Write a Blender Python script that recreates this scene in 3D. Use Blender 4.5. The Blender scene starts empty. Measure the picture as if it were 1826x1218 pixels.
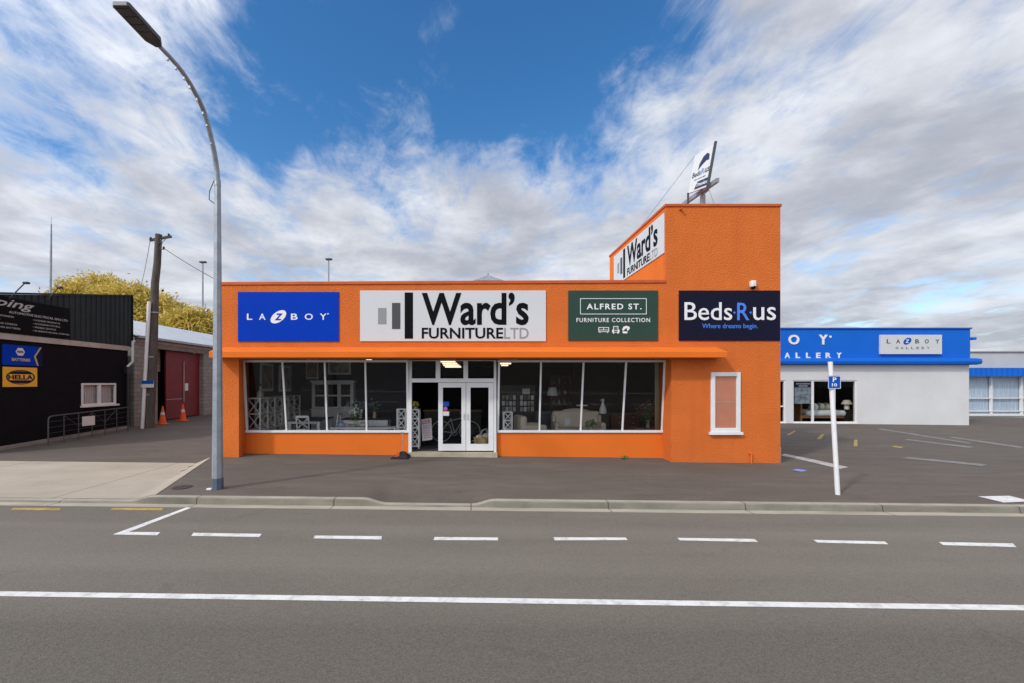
import bpy, bmesh, math, random
import numpy as np
from mathutils import Vector, Matrix
random.seed(7); RNG = np.random.default_rng(7)
SC = bpy.context.scene
COL = SC.collection

# ------------------------------------------------------------------ camera
H, FX, CX, CY = 2.45, 760.0, 840.0, 682.0        # eye height, focal length and principal point in photo pixels
cd = bpy.data.cameras.new('camera'); cam = bpy.data.objects.new('camera', cd); COL.objects.link(cam)
cam.location = (0, 0, H); cam.rotation_euler = (math.radians(90), 0, 0)
cd.sensor_width = 36; cd.lens = 36 * FX / 1826
cd.shift_x = (913 - CX) / 1826; cd.shift_y = (CY - 609) / 1826
cd.clip_start = 0.1; cd.clip_end = 3000
SC.camera = cam
SC.view_settings.view_transform = 'Standard'; SC.view_settings.look = 'None'
SC.view_settings.exposure = 0.54; SC.view_settings.gamma = 1

# ------------------------------------------------------------------ sun and sky
LDIR = Vector((.78, .62, -.80)).normalized()
sd = bpy.data.lights.new('sun', 'SUN'); sun = bpy.data.objects.new('sun', sd); COL.objects.link(sun)
sd.energy = 1.35; sd.angle = math.radians(4); sd.color = (1, .95, .87)
sun.rotation_euler = LDIR.to_track_quat('-Z', 'Y').to_euler()
W = bpy.data.worlds.new('World'); SC.world = W; W.use_nodes = True
nt = W.node_tree; nt.nodes.clear()
def WN(t, **k):
    n = nt.nodes.new(t)
    for a, b in k.items(): setattr(n, a, b)
    return n
def wl(a, b): nt.links.new(a, b)
def wm(op, a, b=None, c=None, clamp=False):
    n = WN('ShaderNodeMath', operation=op, use_clamp=clamp)
    for i, v in enumerate((a, b, c)):
        if v is None: continue
        if isinstance(v, (int, float)): n.inputs[i].default_value = v
        else: wl(v, n.inputs[i])
    return n.outputs[0]
def wsm(x, lo, hi):
    n = WN('ShaderNodeMapRange', interpolation_type='SMOOTHSTEP')
    wl(x, n.inputs[0]); n.inputs[1].default_value = lo; n.inputs[2].default_value = hi
    n.inputs[3].default_value = 0; n.inputs[4].default_value = 1
    return n.outputs[0]
def wmix(f, a, b):
    n = WN('ShaderNodeMix', data_type='RGBA')
    for i, v in ((0, f), (6, a), (7, b)):
        if isinstance(v, (int, float)): n.inputs[i].default_value = v
        elif isinstance(v, tuple): n.inputs[i].default_value = (*v, 1)
        else: wl(v, n.inputs[i])
    return n.outputs[2]
sky = WN('ShaderNodeTexSky', sky_type='NISHITA', sun_disc=False)
sky.sun_elevation = math.asin(-LDIR.z); sky.sun_rotation = math.atan2(-LDIR.x, -LDIR.y)
sky.air_density = 1.0; sky.dust_density = .4; sky.ozone_density = 2.5
tc = WN('ShaderNodeTexCoord'); nrm = WN('ShaderNodeVectorMath', operation='NORMALIZE'); wl(tc.outputs['Generated'], nrm.inputs[0])
D = nrm.outputs[0]
sep = WN('ShaderNodeSeparateXYZ'); wl(D, sep.inputs[0])
dx, dy, dz = sep.outputs
dzc = wm('MAXIMUM', dz, 0.0)
den = wm('ADD', dzc, .16)
cmb = WN('ShaderNodeCombineXYZ'); wl(wm('DIVIDE', dx, den), cmb.inputs[0]); wl(wm('DIVIDE', dy, den), cmb.inputs[1])
def wnoise(vec, scale, detail=8, rough=.55, dist=0., off=(0, 0, 0), stretch=(1, 1, 1), rot=0):
    mp = WN('ShaderNodeMapping'); wl(vec, mp.inputs[0]); mp.inputs[1].default_value = off; mp.inputs[3].default_value = stretch
    mp.inputs[2].default_value = (0, 0, rot)
    n = WN('ShaderNodeTexNoise'); wl(mp.outputs[0], n.inputs['Vector'])
    n.inputs['Scale'].default_value = scale; n.inputs['Detail'].default_value = detail
    n.inputs['Roughness'].default_value = rough; n.inputs['Distortion'].default_value = dist
    return n.outputs[0]
def blob(px, py, s):
    c = Vector(((px - CX) / FX, 1, (CY - py) / FX)).normalized()
    n = WN('ShaderNodeVectorMath', operation='DOT_PRODUCT'); wl(D, n.inputs[0]); n.inputs[1].default_value = c
    return wm('POWER', 2.71828, wm('DIVIDE', wm('SUBTRACT', n.outputs['Value'], 1.0), s))
n1 = wnoise(cmb.outputs[0], 1.9, 12, .60, .35, (3.1, .7, 0), (1, .8, 1), .5)
n2 = wnoise(cmb.outputs[0], 6.5, 10, .66, .5, (1.3, 5.2, 0), (1, .6, 1), .6)
hole = wm('MULTIPLY', blob(820, 10, .030), .55)
for (px, py, s, k) in ((600, 60, .016, .26), (1110, 70, .014, .30), (960, 140, .012, .20), (1220, 50, .004, .20), (465, 260, .0022, .30), (640, 170, .008, .15), (130, 70, .003, .14), (840, 215, .004, .12),
                       (450, 120, .006, .14), (330, 280, .003, .14), (0, 555, .002, .16), (1480, 530, .0010, .12), (1650, 545, .001, .08), (110, 260, .003, .16), (250, 170, .03, .12), (60, 60, .006, .12), (700, 260, .004, .12), (1290, 120, .002, .08)):
    hole = wm('ADD', hole, wm('MULTIPLY', blob(px, py, s), k))
hole = wm('MINIMUM', hole, .60)
tex = wm('ADD', wm('MULTIPLY', wm('SUBTRACT', n1, .5), 1.15), wm('MULTIPLY', wm('SUBTRACT', n2, .5), .85))
dens = wm('SUBTRACT', wm('ADD', tex, .50), hole)
cov = wsm(dens, -.02, .50)
n3 = wnoise(cmb.outputs[0], 1.1, 9, .6, .3, (8.4, 2.2, 0), (1, .9, 1), .2)
n4 = wnoise(cmb.outputs[0], 4., 8, .6, .3, (2.4, 7.2, 0))
shade = wsm(wm('ADD', wm('MULTIPLY', n3, .7), wm('MULTIPLY', n4, .3)), .36, .66)
ccol = wmix(shade, (.31, .325, .37), (.60, .615, .65))
ccol = wmix(wsm(dens, .06, .40), (.52, .56, .645), ccol)
skyc = WN('ShaderNodeHueSaturation'); wl(sky.outputs[0], skyc.inputs['Color']); skyc.inputs['Saturation'].default_value = 1.30
skys = WN('ShaderNodeVectorMath', operation='SCALE'); wl(skyc.outputs[0], skys.inputs[0]); skys.inputs['Scale'].default_value = .118
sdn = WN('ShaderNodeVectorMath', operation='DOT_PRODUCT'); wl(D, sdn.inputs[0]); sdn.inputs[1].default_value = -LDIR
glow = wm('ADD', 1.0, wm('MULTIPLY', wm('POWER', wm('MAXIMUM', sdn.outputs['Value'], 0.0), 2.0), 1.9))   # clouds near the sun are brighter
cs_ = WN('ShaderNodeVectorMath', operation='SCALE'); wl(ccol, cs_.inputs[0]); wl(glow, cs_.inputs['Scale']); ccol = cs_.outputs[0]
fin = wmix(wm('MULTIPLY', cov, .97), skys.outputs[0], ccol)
fin = wmix(wsm(dz, -.02, .0), (.25, .25, .24), fin)
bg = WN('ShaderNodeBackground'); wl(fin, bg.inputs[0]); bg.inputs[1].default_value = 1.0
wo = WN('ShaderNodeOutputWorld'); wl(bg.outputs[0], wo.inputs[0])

# ------------------------------------------------------------------ materials
def lin(r, g, b, k=1.0):
    f = lambda v: (v / 255 / 12.92 if v / 255 <= .04045 else ((v / 255 + .055) / 1.055) ** 2.4) * k
    return (f(r), f(g), f(b))
def _new(name):
    m = bpy.data.materials.new(name); m.use_nodes = True
    t = m.node_tree; b = t.nodes['Principled BSDF']; return m, t, b
def _noise(t, vec, scale, detail=5, rough=.55, stretch=None, dist=0):
    if stretch:
        mp = t.nodes.new('ShaderNodeMapping'); t.links.new(vec, mp.inputs[0]); mp.inputs[3].default_value = stretch; vec = mp.outputs[0]
    n = t.nodes.new('ShaderNodeTexNoise'); t.links.new(vec, n.inputs['Vector'])
    n.inputs['Scale'].default_value = scale; n.inputs['Detail'].default_value = detail; n.inputs['Roughness'].default_value = rough
    n.inputs['Distortion'].default_value = dist
    return n.outputs[0]
def _mix(t, f, a, b, mode='MIX'):
    n = t.nodes.new('ShaderNodeMix'); n.data_type = 'RGBA'; n.blend_type = mode
    for i, v in ((0, f), (6, a), (7, b)):
        if isinstance(v, (int, float)): n.inputs[i].default_value = v
        elif isinstance(v, tuple): n.inputs[i].default_value = (*v, 1)
        else: t.links.new(v, n.inputs[i])
    return n.outputs[2]
def _ramp(t, x, lo, hi):
    n = t.nodes.new('ShaderNodeMapRange'); t.links.new(x, n.inputs[0]); n.inputs[1].default_value = lo; n.inputs[2].default_value = hi
    return n.outputs[0]
def mat(name, col, rough=.6, var=.12, vs=2.5, bump=0, bs=40, metal=0, spec=.4, stretch=None, bstretch=None, dirt=0, dcol=(.12, .10, .08), coat=0, dstretch=(1, 1, .45), joint=0):
    m, t, b = _new(name)
    tc = t.nodes.new('ShaderNodeTexCoord').outputs['Object']
    n = _noise(t, tc, vs, 6, .6, stretch)
    c = _mix(t, _ramp(t, n, .3, .7), tuple(max(0, v * (1 - var)) for v in col), tuple(v * (1 + var) for v in col))
    if dirt:
        d = _noise(t, tc, 1.1, 8, .65, dstretch)
        f = t.nodes.new('ShaderNodeMath'); f.operation = 'MULTIPLY'; t.links.new(_ramp(t, d, .5, .78), f.inputs[0]); f.inputs[1].default_value = dirt
        c = _mix(t, f.outputs[0], c, dcol)
    if joint:
        sx = t.nodes.new('ShaderNodeSeparateXYZ'); t.links.new(tc, sx.inputs[0])
        q = t.nodes.new('ShaderNodeMath'); q.operation = 'PINGPONG'; t.links.new(sx.outputs['X'], q.inputs[0]); q.inputs[1].default_value = joint / 2
        c = _mix(t, _ramp(t, q.outputs[0], .016, .006), c, tuple(v * .3 for v in col))
    t.links.new(c, b.inputs['Base Color'])
    b.inputs['Roughness'].default_value = rough; b.inputs['Metallic'].default_value = metal
    b.inputs['Specular IOR Level'].default_value = spec; b.inputs['Coat Weight'].default_value = coat
    if bump:
        bn = _noise(t, tc, bs, 4, .6, bstretch)
        bp = t.nodes.new('ShaderNodeBump'); bp.inputs['Strength'].default_value = bump; bp.inputs['Distance'].default_value = .028 if 'stucco' in name else .012
        t.links.new(bn, bp.inputs['Height']); t.links.new(bp.outputs[0], b.inputs['Normal'])
    return m
def emit(name, col, s):
    m, t, b = _new(name); b.inputs['Base Color'].default_value = (*col, 1)
    b.inputs['Emission Color'].default_value = (*col, 1); b.inputs['Emission Strength'].default_value = s; return m
def glass(name, tint, rough=0.0, ior=1.33):
    m, t, b = _new(name); t.nodes.remove(b)
    tr = t.nodes.new('ShaderNodeBsdfTransparent'); tr.inputs[0].default_value = (*tint, 1)
    gl = t.nodes.new('ShaderNodeBsdfGlossy'); gl.inputs['Roughness'].default_value = rough; gl.inputs[0].default_value = (.9, .9, .9, 1)
    fr = t.nodes.new('ShaderNodeFresnel'); fr.inputs[0].default_value = ior
    mx = t.nodes.new('ShaderNodeMixShader'); t.links.new(fr.outputs[0], mx.inputs[0]); t.links.new(tr.outputs[0], mx.inputs[1]); t.links.new(gl.outputs[0], mx.inputs[2])
    t.links.new(mx.outputs[0], t.nodes['Material Output'].inputs[0]); return m
def asphalt(name, a, b2, speck=.5, tracks=False):
    m, t, b = _new(name)
    tc = t.nodes.new('ShaderNodeTexCoord').outputs['Object']
    c = _mix(t, _ramp(t, _noise(t, tc, .55, 8, .62, (.45, 1.2, 1)), .32, .68), a, b2)
    c = _mix(t, _ramp(t, _noise(t, tc, 2.2, 6, .65, (.35, 1.4, 1), .6), .35, .75), c, tuple(v * .80 for v in a), 'MIX') if not tracks else _mix(t, _ramp(t, _noise(t, tc, .5, 4, .5, (.05, 2.2, 1)), .42, .75), c, tuple(v * 1.18 for v in b2))
    if tracks:      # darker on the near side of the centre line
        sp_ = t.nodes.new('ShaderNodeSeparateXYZ'); t.links.new(tc, sp_.inputs[0])
        c = _mix(t, _ramp(t, sp_.outputs['Y'], 4.75, 4.2), c, tuple(x * .80 for x in a))
    v = t.nodes.new('ShaderNodeTexVoronoi'); t.links.new(tc, v.inputs['Vector']); v.inputs['Scale'].default_value = 95
    vb = t.nodes.new('ShaderNodeSeparateColor'); t.links.new(v.outputs['Color'], vb.inputs[0])
    c = _mix(t, speck, c, _mix(t, _ramp(t, vb.outputs[0], .0, 1), tuple(x * .55 for x in a), tuple(x * 1.55 for x in b2)))
    # dark oil spots and tar
    sp = _noise(t, tc, 1.7, 3, .5, (.7, 1, 1))
    f = t.nodes.new('ShaderNodeMath'); f.operation = 'MULTIPLY'; t.links.new(_ramp(t, sp, .68, .78), f.inputs[0]); f.inputs[1].default_value = .35
    c = _mix(t, f.outputs[0], c, tuple(x * .45 for x in a))
    # hairline cracks
    cv = t.nodes.new('ShaderNodeTexVoronoi'); cv.feature = 'DISTANCE_TO_EDGE'; cv.inputs['Scale'].default_value = .42
    wv = t.nodes.new('ShaderNodeVectorMath'); wv.operation = 'MULTIPLY_ADD'
    nn = t.nodes.new('ShaderNodeTexNoise'); t.links.new(tc, nn.inputs['Vector']); nn.inputs['Scale'].default_value = 1.6; nn.inputs['Detail'].default_value = 6
    t.links.new(nn.outputs['Color'], wv.inputs[0]); wv.inputs[1].default_value = (.9, .9, .9); t.links.new(tc, wv.inputs[2]); t.links.new(wv.outputs[0], cv.inputs['Vector'])
    cr = t.nodes.new('ShaderNodeMapRange'); t.links.new(cv.outputs['Distance'], cr.inputs[0]); cr.inputs[1].default_value = .0; cr.inputs[2].default_value = .014; cr.inputs[3].default_value = .22 ; cr.inputs[4].default_value = 0
    gate = t.nodes.new('ShaderNodeMath'); gate.operation = 'MULTIPLY'; t.links.new(cr.outputs[0], gate.inputs[0]); t.links.new(_ramp(t, _noise(t, tc, .35, 2, .5), .5, .62), gate.inputs[1])
    c = _mix(t, gate.outputs[0], c, tuple(x * .4 for x in a))
    t.links.new(c, b.inputs['Base Color']); b.inputs['Roughness'].default_value = .86; b.inputs['Specular IOR Level'].default_value = .25
    bp = t.nodes.new('ShaderNodeBump'); bp.inputs['Strength'].default_value = .5; bp.inputs['Distance'].default_value = .006
    t.links.new(v.outputs['Distance'], bp.inputs['Height']); t.links.new(bp.outputs[0], b.inputs['Normal'])
    return m
def blockwork(name, c1, c2, mortar, bw, bh, axis='Y', ms=.012, bump=.4):
    m, t, b = _new(name)
    tc = t.nodes.new('ShaderNodeTexCoord').outputs['Object']
    s = t.nodes.new('ShaderNodeSeparateXYZ'); t.links.new(tc, s.inputs[0]); k = t.nodes.new('ShaderNodeCombineXYZ')
    t.links.new(s.outputs[axis], k.inputs[0]); t.links.new(s.outputs['Z'], k.inputs[1])
    br = t.nodes.new('ShaderNodeTexBrick'); t.links.new(k.outputs[0], br.inputs['Vector'])
    br.inputs['Scale'].default_value = 1; br.inputs['Brick Width'].default_value = bw; br.inputs['Row Height'].default_value = bh
    br.inputs['Mortar Size'].default_value = ms; br.inputs['Color1'].default_value = (*c1, 1); br.inputs['Color2'].default_value = (*c2, 1); br.inputs['Mortar'].default_value = (*mortar, 1)
    n = _noise(t, tc, 3, 7, .65)
    c = _mix(t, _ramp(t, n, .35, .8), br.outputs['Color'], tuple(v * .72 for v in c1))
    t.links.new(c, b.inputs['Base Color']); b.inputs['Roughness'].default_value = .85; b.inputs['Specular IOR Level'].default_value = .12
    bp = t.nodes.new('ShaderNodeBump'); bp.inputs['Strength'].default_value = bump; bp.inputs['Distance'].default_value = .01; bp.invert = True
    t.links.new(br.outputs['Fac'], bp.inputs['Height']); t.links.new(bp.outputs[0], b.inputs['Normal'])
    return m
def leafmat(name, cols):
    m, t, b = _new(name)
    g = t.nodes.new('ShaderNodeNewGeometry'); r = t.nodes.new('ShaderNodeValToRGB')
    tc = t.nodes.new('ShaderNodeTexCoord').outputs['Object']
    ad = t.nodes.new('ShaderNodeMath'); ad.operation = 'MULTIPLY_ADD'; t.links.new(g.outputs['Random Per Island'], ad.inputs[0]); ad.inputs[1].default_value = .55
    t.links.new(_ramp(t, _noise(t, tc, .55, 3, .5), .15, 1.35), ad.inputs[2])
    t.links.new(ad.outputs[0], r.inputs[0])
    el = r.color_ramp.elements; el[0].position = .1; el[0].color = (*cols[0], 1); el[1].position = .95; el[1].color = (*cols[-1], 1)
    for i, c in enumerate(cols[1:-1]): e = el.new(.1 + .85 * (i + 1) / (len(cols) - 1)); e.color = (*c, 1)
    t.links.new(r.outputs[0], b.inputs['Base Color']); b.inputs['Roughness'].default_value = .6; b.inputs['Specular IOR Level'].default_value = .2
    tl = t.nodes.new('ShaderNodeBsdfTranslucent'); t.links.new(r.outputs[0], tl.inputs[0]); mx = t.nodes.new('ShaderNodeMixShader'); mx.inputs[0].default_value = .42
    t.links.new(b.outputs[0], mx.inputs[1]); t.links.new(tl.outputs[0], mx.inputs[2]); t.links.new(mx.outputs[0], t.nodes['Material Output'].inputs[0])
    return m

M = {}
OR = (.63, .154, .033)
M['stucco'] = mat('orange_stucco', OR, .85, .07, 1.1, 1.0, 22, spec=.12, bstretch=(.8, 1, 1.25), dirt=.38, dcol=(.46, .095, .024), dstretch=(1.6, 1.6, .16))
M['render'] = mat('orange_render', (.70, .158, .022), .7, .05, .9, .12, 14, spec=.12, dirt=.10, dcol=(.50, .10, .02))
M['coping'] = mat('coping_paint', (.50, .095, .022), .65, .15, 2, .1, 20)
M['white_paint'] = mat('white_paint', (.70, .71, .72), .45, .05, 3, dirt=.12, dcol=(.45, .44, .40))
M['white_wall'] = mat('white_wall_paint', (.62, .625, .63), .7, .06, .5, .15, 30, dirt=.12, dcol=(.42, .42, .40))
M['white_sign'] = mat('white_sign_sheet', (.57, .59, .61), .3, .03, .8)
M['black_ink'] = mat('black_vinyl', (.004, .004, .005), .6, .0, spec=.08)
M['grey_ink'] = mat('grey_vinyl', (.27, .275, .29), .6, .0, spec=.1)
M['dark_grey_ink'] = mat('dark_grey_vinyl', (.075, .08, .085), .6, .0, spec=.1)
M['blue_sign'] = mat('blue_sign_sheet', (.001, .040, .42), .5, .08, .8, spec=.05)
M['white_ink'] = mat('white_vinyl', (.75, .76, .78), .4, .0)
M['green_sign'] = mat('green_sign_sheet', (.026, .060, .045), .5, .08, .8, spec=.15)
M['navy_sign'] = mat('navy_sign_sheet', (.007, .007, .024), .4, .1, .8, spec=.12)
M['sky_ink'] = mat('light_blue_vinyl', (.07, .22, .80), .6, .0, spec=.1)
M['blue_wall'] = mat('blue_painted_fascia', (.006, .125, .58), .6, .06, .7, .08, 20, dirt=.1, dcol=(.01, .07, .33), spec=.15)
M['roadblue'] = mat('traffic_sign_blue', (.004, .075, .40), .5, .05, spec=.15)
M['galv'] = mat('galvanised_steel', (.30, .33, .37), .45, .18, 6, .05, 60, metal=.35)
M['galv_dark'] = mat('bare_steel', (.085, .09, .10), .5, .2, 6, metal=.4)
M['pole_base'] = mat('blue_grey_pole_base', (.085, .11, .16), .5, .12, 5)
M['led'] = mat('lamp_lens', (.10, .095, .09), .3, .2, 9)
M['wood_pole'] = mat('weathered_wood', (.085, .074, .066), .9, .35, 5, .5, 25, stretch=(3, 3, .3), bstretch=(4, 4, .3))
M['cladding'] = mat('charcoal_cladding', (.020, .027, .030), .5, .15, 2, dirt=.15, spec=.2)
M['black_wall'] = blockwork('black_brickwork', (.009, .008, .011), (.012, .010, .014), (.006, .005, .007), .23, .085)
M['block'] = blockwork('grey_blockwork', (.27, .26, .235), (.34, .325, .30), (.17, .165, .15), .4, .2, ms=.014)
M['plinth'] = mat('concrete_plinth', (.24, .22, .20), .85, .2, 3, .2, 40, dirt=.3)
M['strip'] = mat('cream_timber', (.40, .36, .33), .7, .15, 3, dirt=.3, dcol=(.2, .16, .13))
M['red_door'] = mat('red_painted_boards', (.17, .010, .016), .55, .2, 2, .15, 30, dirt=.25, dcol=(.06, .008, .01))
M['iron_roof'] = mat('zinc_roofing', (.48, .50, .53), .4, .12, 1.2, metal=.2, dirt=.25, dcol=(.3, .3, .3))
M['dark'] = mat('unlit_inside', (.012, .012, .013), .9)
M['cone'] = mat('orange_plastic', (.75, .10, .02), .5, .06)
M['reflective'] = mat('silver_band', (.6, .6, .6), .4, .05)
M['rubber'] = mat('black_rubber', (.012, .012, .013), .7, .2, 8)
M['concrete'] = mat('kerb_concrete', (.33, .30, .25), .9, .2, 2.2, .3, 60, dirt=.4, dcol=(.14, .13, .11), joint=2.7)
M['gutter'] = mat('gutter_concrete', (.36, .32, .26), .9, .22, 1.6, .3, 60, stretch=(.5, 2, 1), dirt=.3, dcol=(.2, .18, .15), joint=2.7)
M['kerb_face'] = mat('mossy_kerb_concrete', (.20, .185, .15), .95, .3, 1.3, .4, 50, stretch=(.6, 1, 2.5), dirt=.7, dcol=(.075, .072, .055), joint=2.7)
M['apron'] = mat('driveway_concrete', (.38, .33, .262), .9, .12, .8, .25, 70, stretch=(.6, 1.4, 1), dirt=.4, dcol=(.25, .22, .18), joint=4.2)
M['road'] = asphalt('road_chipseal', (.126, .111, .094), (.166, .148, .126), .30, True)
M['path'] = asphalt('footpath_asphalt', (.106, .088, .074), (.148, .126, .107), .22)
M['ground'] = mat('far_ground', (.10, .095, .085), .9, .2, .1)
M['paint_white'] = mat('road_paint_white', (.66, .66, .65), .7, .10, 6, .3, 60, dirt=.8, dcol=(.25, .24, .23), dstretch=(7, 7, 7))
M['paint_old'] = mat('old_road_paint', (.42, .40, .38), .8, .25, 5, dirt=.8, dcol=(.16, .15, .14), dstretch=(4, 4, 4))
M['paint_worn'] = mat('worn_road_paint', (.20, .19, .18), .8, .4, 5, dirt=.7, dcol=(.09, .085, .08))
M['paint_yellow'] = mat('road_paint_yellow', (.38, .25, .07), .7, .3, 6, dirt=.9, dcol=(.15, .125, .09), dstretch=(5, 5, 5))
M['paint_blue'] = mat('road_paint_blue', (.20, .26, .60), .7, .2, 6)
M['iron'] = mat('rusty_iron', (.045, .032, .028), .7, .3, 8, .4, 60)
M['shopglass'] = glass('shop_glass', (.95, .955, .955))
M['doorglass'] = glass('door_glass', (.93, .94, .94), 0, 1.12)
M['frosted'] = mat('obscured_glass', (.45, .175, .105), .22, .10, 1.5, .08, 60, spec=.6)
M['navy'] = mat('navy_wall', (.010, .013, .040), .8, .1)
M['brownwall'] = mat('dark_wall', (.022, .018, .016), .85, .15)
M['ceiling'] = mat('ceiling_board', (.045, .038, .033), .85, .1)
M['carpet'] = mat('charcoal_carpet', (.040, .042, .046), .95, .2, 30)
M['tube'] = emit('lit_tube', (1, .86, .60), 1.15)
M['furn_white'] = mat('white_furniture_paint', (.80, .81, .81), .5, .05)
M['furn_black'] = mat('dark_timber', (.030, .020, .014), .5, .3, 4, stretch=(1, 6, 6))
M['pine'] = mat('honey_timber', (.28, .13, .045), .5, .2, 4, stretch=(1, 6, 6))
M['mahogany'] = mat('red_brown_timber', (.10, .028, .016), .45, .25, 4, stretch=(6, 6, 1))
M['cream_fabric'] = mat('cream_fabric', (.60, .53, .42), .95, .08, 20, .3, 200)
M['grey_fabric'] = mat('blue_grey_fabric', (.06, .07, .095), .95, .1, 20, .3, 200)
M['linen'] = mat('white_linen', (.62, .62, .61), .9, .06, 5, .3, 12)
M['sage'] = mat('sage_cushion', (.30, .31, .26), .9, .15, 6)
M['wicker'] = mat('wicker_weave', (.52, .36, .18), .8, .4, 40, .8, 60, stretch=(1, 1, 3))
M['paper'] = mat('white_paper', (.65, .65, .66), .7, .04)
M['leaf'] = mat('green_leaf', (.07, .20, .03), .6, .35, 12)
M['petal_white'] = mat('white_petals', (.62, .64, .56), .8, .15, 20)
M['petal_blue'] = mat('blue_petals', (.12, .17, .26), .8, .3, 20)
M['petal_red'] = mat('dry_red_foliage', (.16, .035, .025), .8, .4, 14)
M['petal_yellow'] = mat('yellow_petals', (.60, .42, .05), .8, .2, 20)
M['china_blue'] = mat('pale_blue_china', (.30, .42, .62), .2, .08, 4, coat=.5)
M['china'] = mat('cream_china', (.52, .48, .42), .2, .1, 8, coat=.5)
M['mint'] = mat('pale_mint_paint', (.36, .42, .38), .4, .08)
M['art1'] = mat('abstract_print', (.25, .20, .15), .7, .7, 3)
M['art2'] = mat('pale_print', (.40, .40, .38), .7, .6, 5)
M['poster'] = mat('grey_photo_print', (.20, .24, .27), .4, .8, 4)
M['yellow_sign'] = mat('yellow_sign_sheet', (.80, .42, .03), .4, .05)
M['navy_ink'] = mat('dark_navy_vinyl', (.008, .012, .05), .6, .0, spec=.1)
M['red_ink'] = mat('red_vinyl', (.55, .03, .03), .4, .0)
M['gold_ink'] = mat('gold_vinyl', (.55, .38, .12), .4, .0)
M['leaf_yellow'] = leafmat('autumn_leaves', [(.11, .13, .03), (.40, .33, .06), (.74, .57, .14), (.86, .70, .26)])
M['bark'] = mat('bark', (.06, .05, .04), .9, .3, 6, .5, 20)
M['wire'] = mat('black_cable', (.02, .02, .022), .6, .1)
M['plastic_white'] = mat('white_plastic', (.70, .70, .68), .4, .04)
M['far_wall'] = mat('pale_grey_panels', (.46, .47, .48), .7, .08, .5)
M['blind'] = mat('pale_curtain', (.55, .64, .76), .8, .35, 9, stretch=(4, 1, .1))
M['curtain'] = mat('beige_curtain', (.36, .32, .22), .9, .2, 10, stretch=(3, 3, .2))
M['black_steel'] = mat('black_steel', (.02, .02, .022), .45, .1)

# ------------------------------------------------------------------ picture geometry -> world
def P(px, py, Y): return Vector(((px - CX) * Y / FX, Y, H - (py - CY) * Y / FX))
def PXW(px, py, X): return P(px, py, X * FX / (px - CX))
def sm(x, a, b):
    t = min(1, max(0, (x - a) / (b - a))); return t * t * (3 - 2 * t)
def flare(Y): return -6.28 - (Y - 8.4) * .315
def kerb_h(X):
    fx = flare(8.55); w = 1 - sm(X, fx - .45, fx + .02)
    k = .12 - .09 * w
    k -= .10 * sm(X, -2.15, -1.68) * (1 - sm(X, .02, .48))
    return k
def g(X, Y):
    z = -.011 * X
    if Y < 8.5: return z
    s = .12 + .02 * (min(Y, 13) - 8.55)
    drop = .10 * sm(X, -2.15, -1.68) * (1 - sm(X, .02, .48))
    s -= drop * (1 - sm(Y, 8.55, 10.2))
    d = float(np.interp(Y, (8.5, 13.5, 19.3, 25, 60), (.03, .04, .23, .38, .5)))
    fx = flare(min(Y, 12.6)); w = 1 - sm(X, fx - .45, fx + .02)
    return z + s * (1 - w) + d * w
def G(px, py, off=0):
    a, b = 2.0, 80.0
    for _ in range(60):
        m = (a + b) / 2; p = P(px, py, m)
        if p.z > g(p.x, p.y) + off: a = m
        else: b = m
    p = P(px, py, a); return p
def gz(x, y): return Vector((x, y, g(x, y)))

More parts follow.
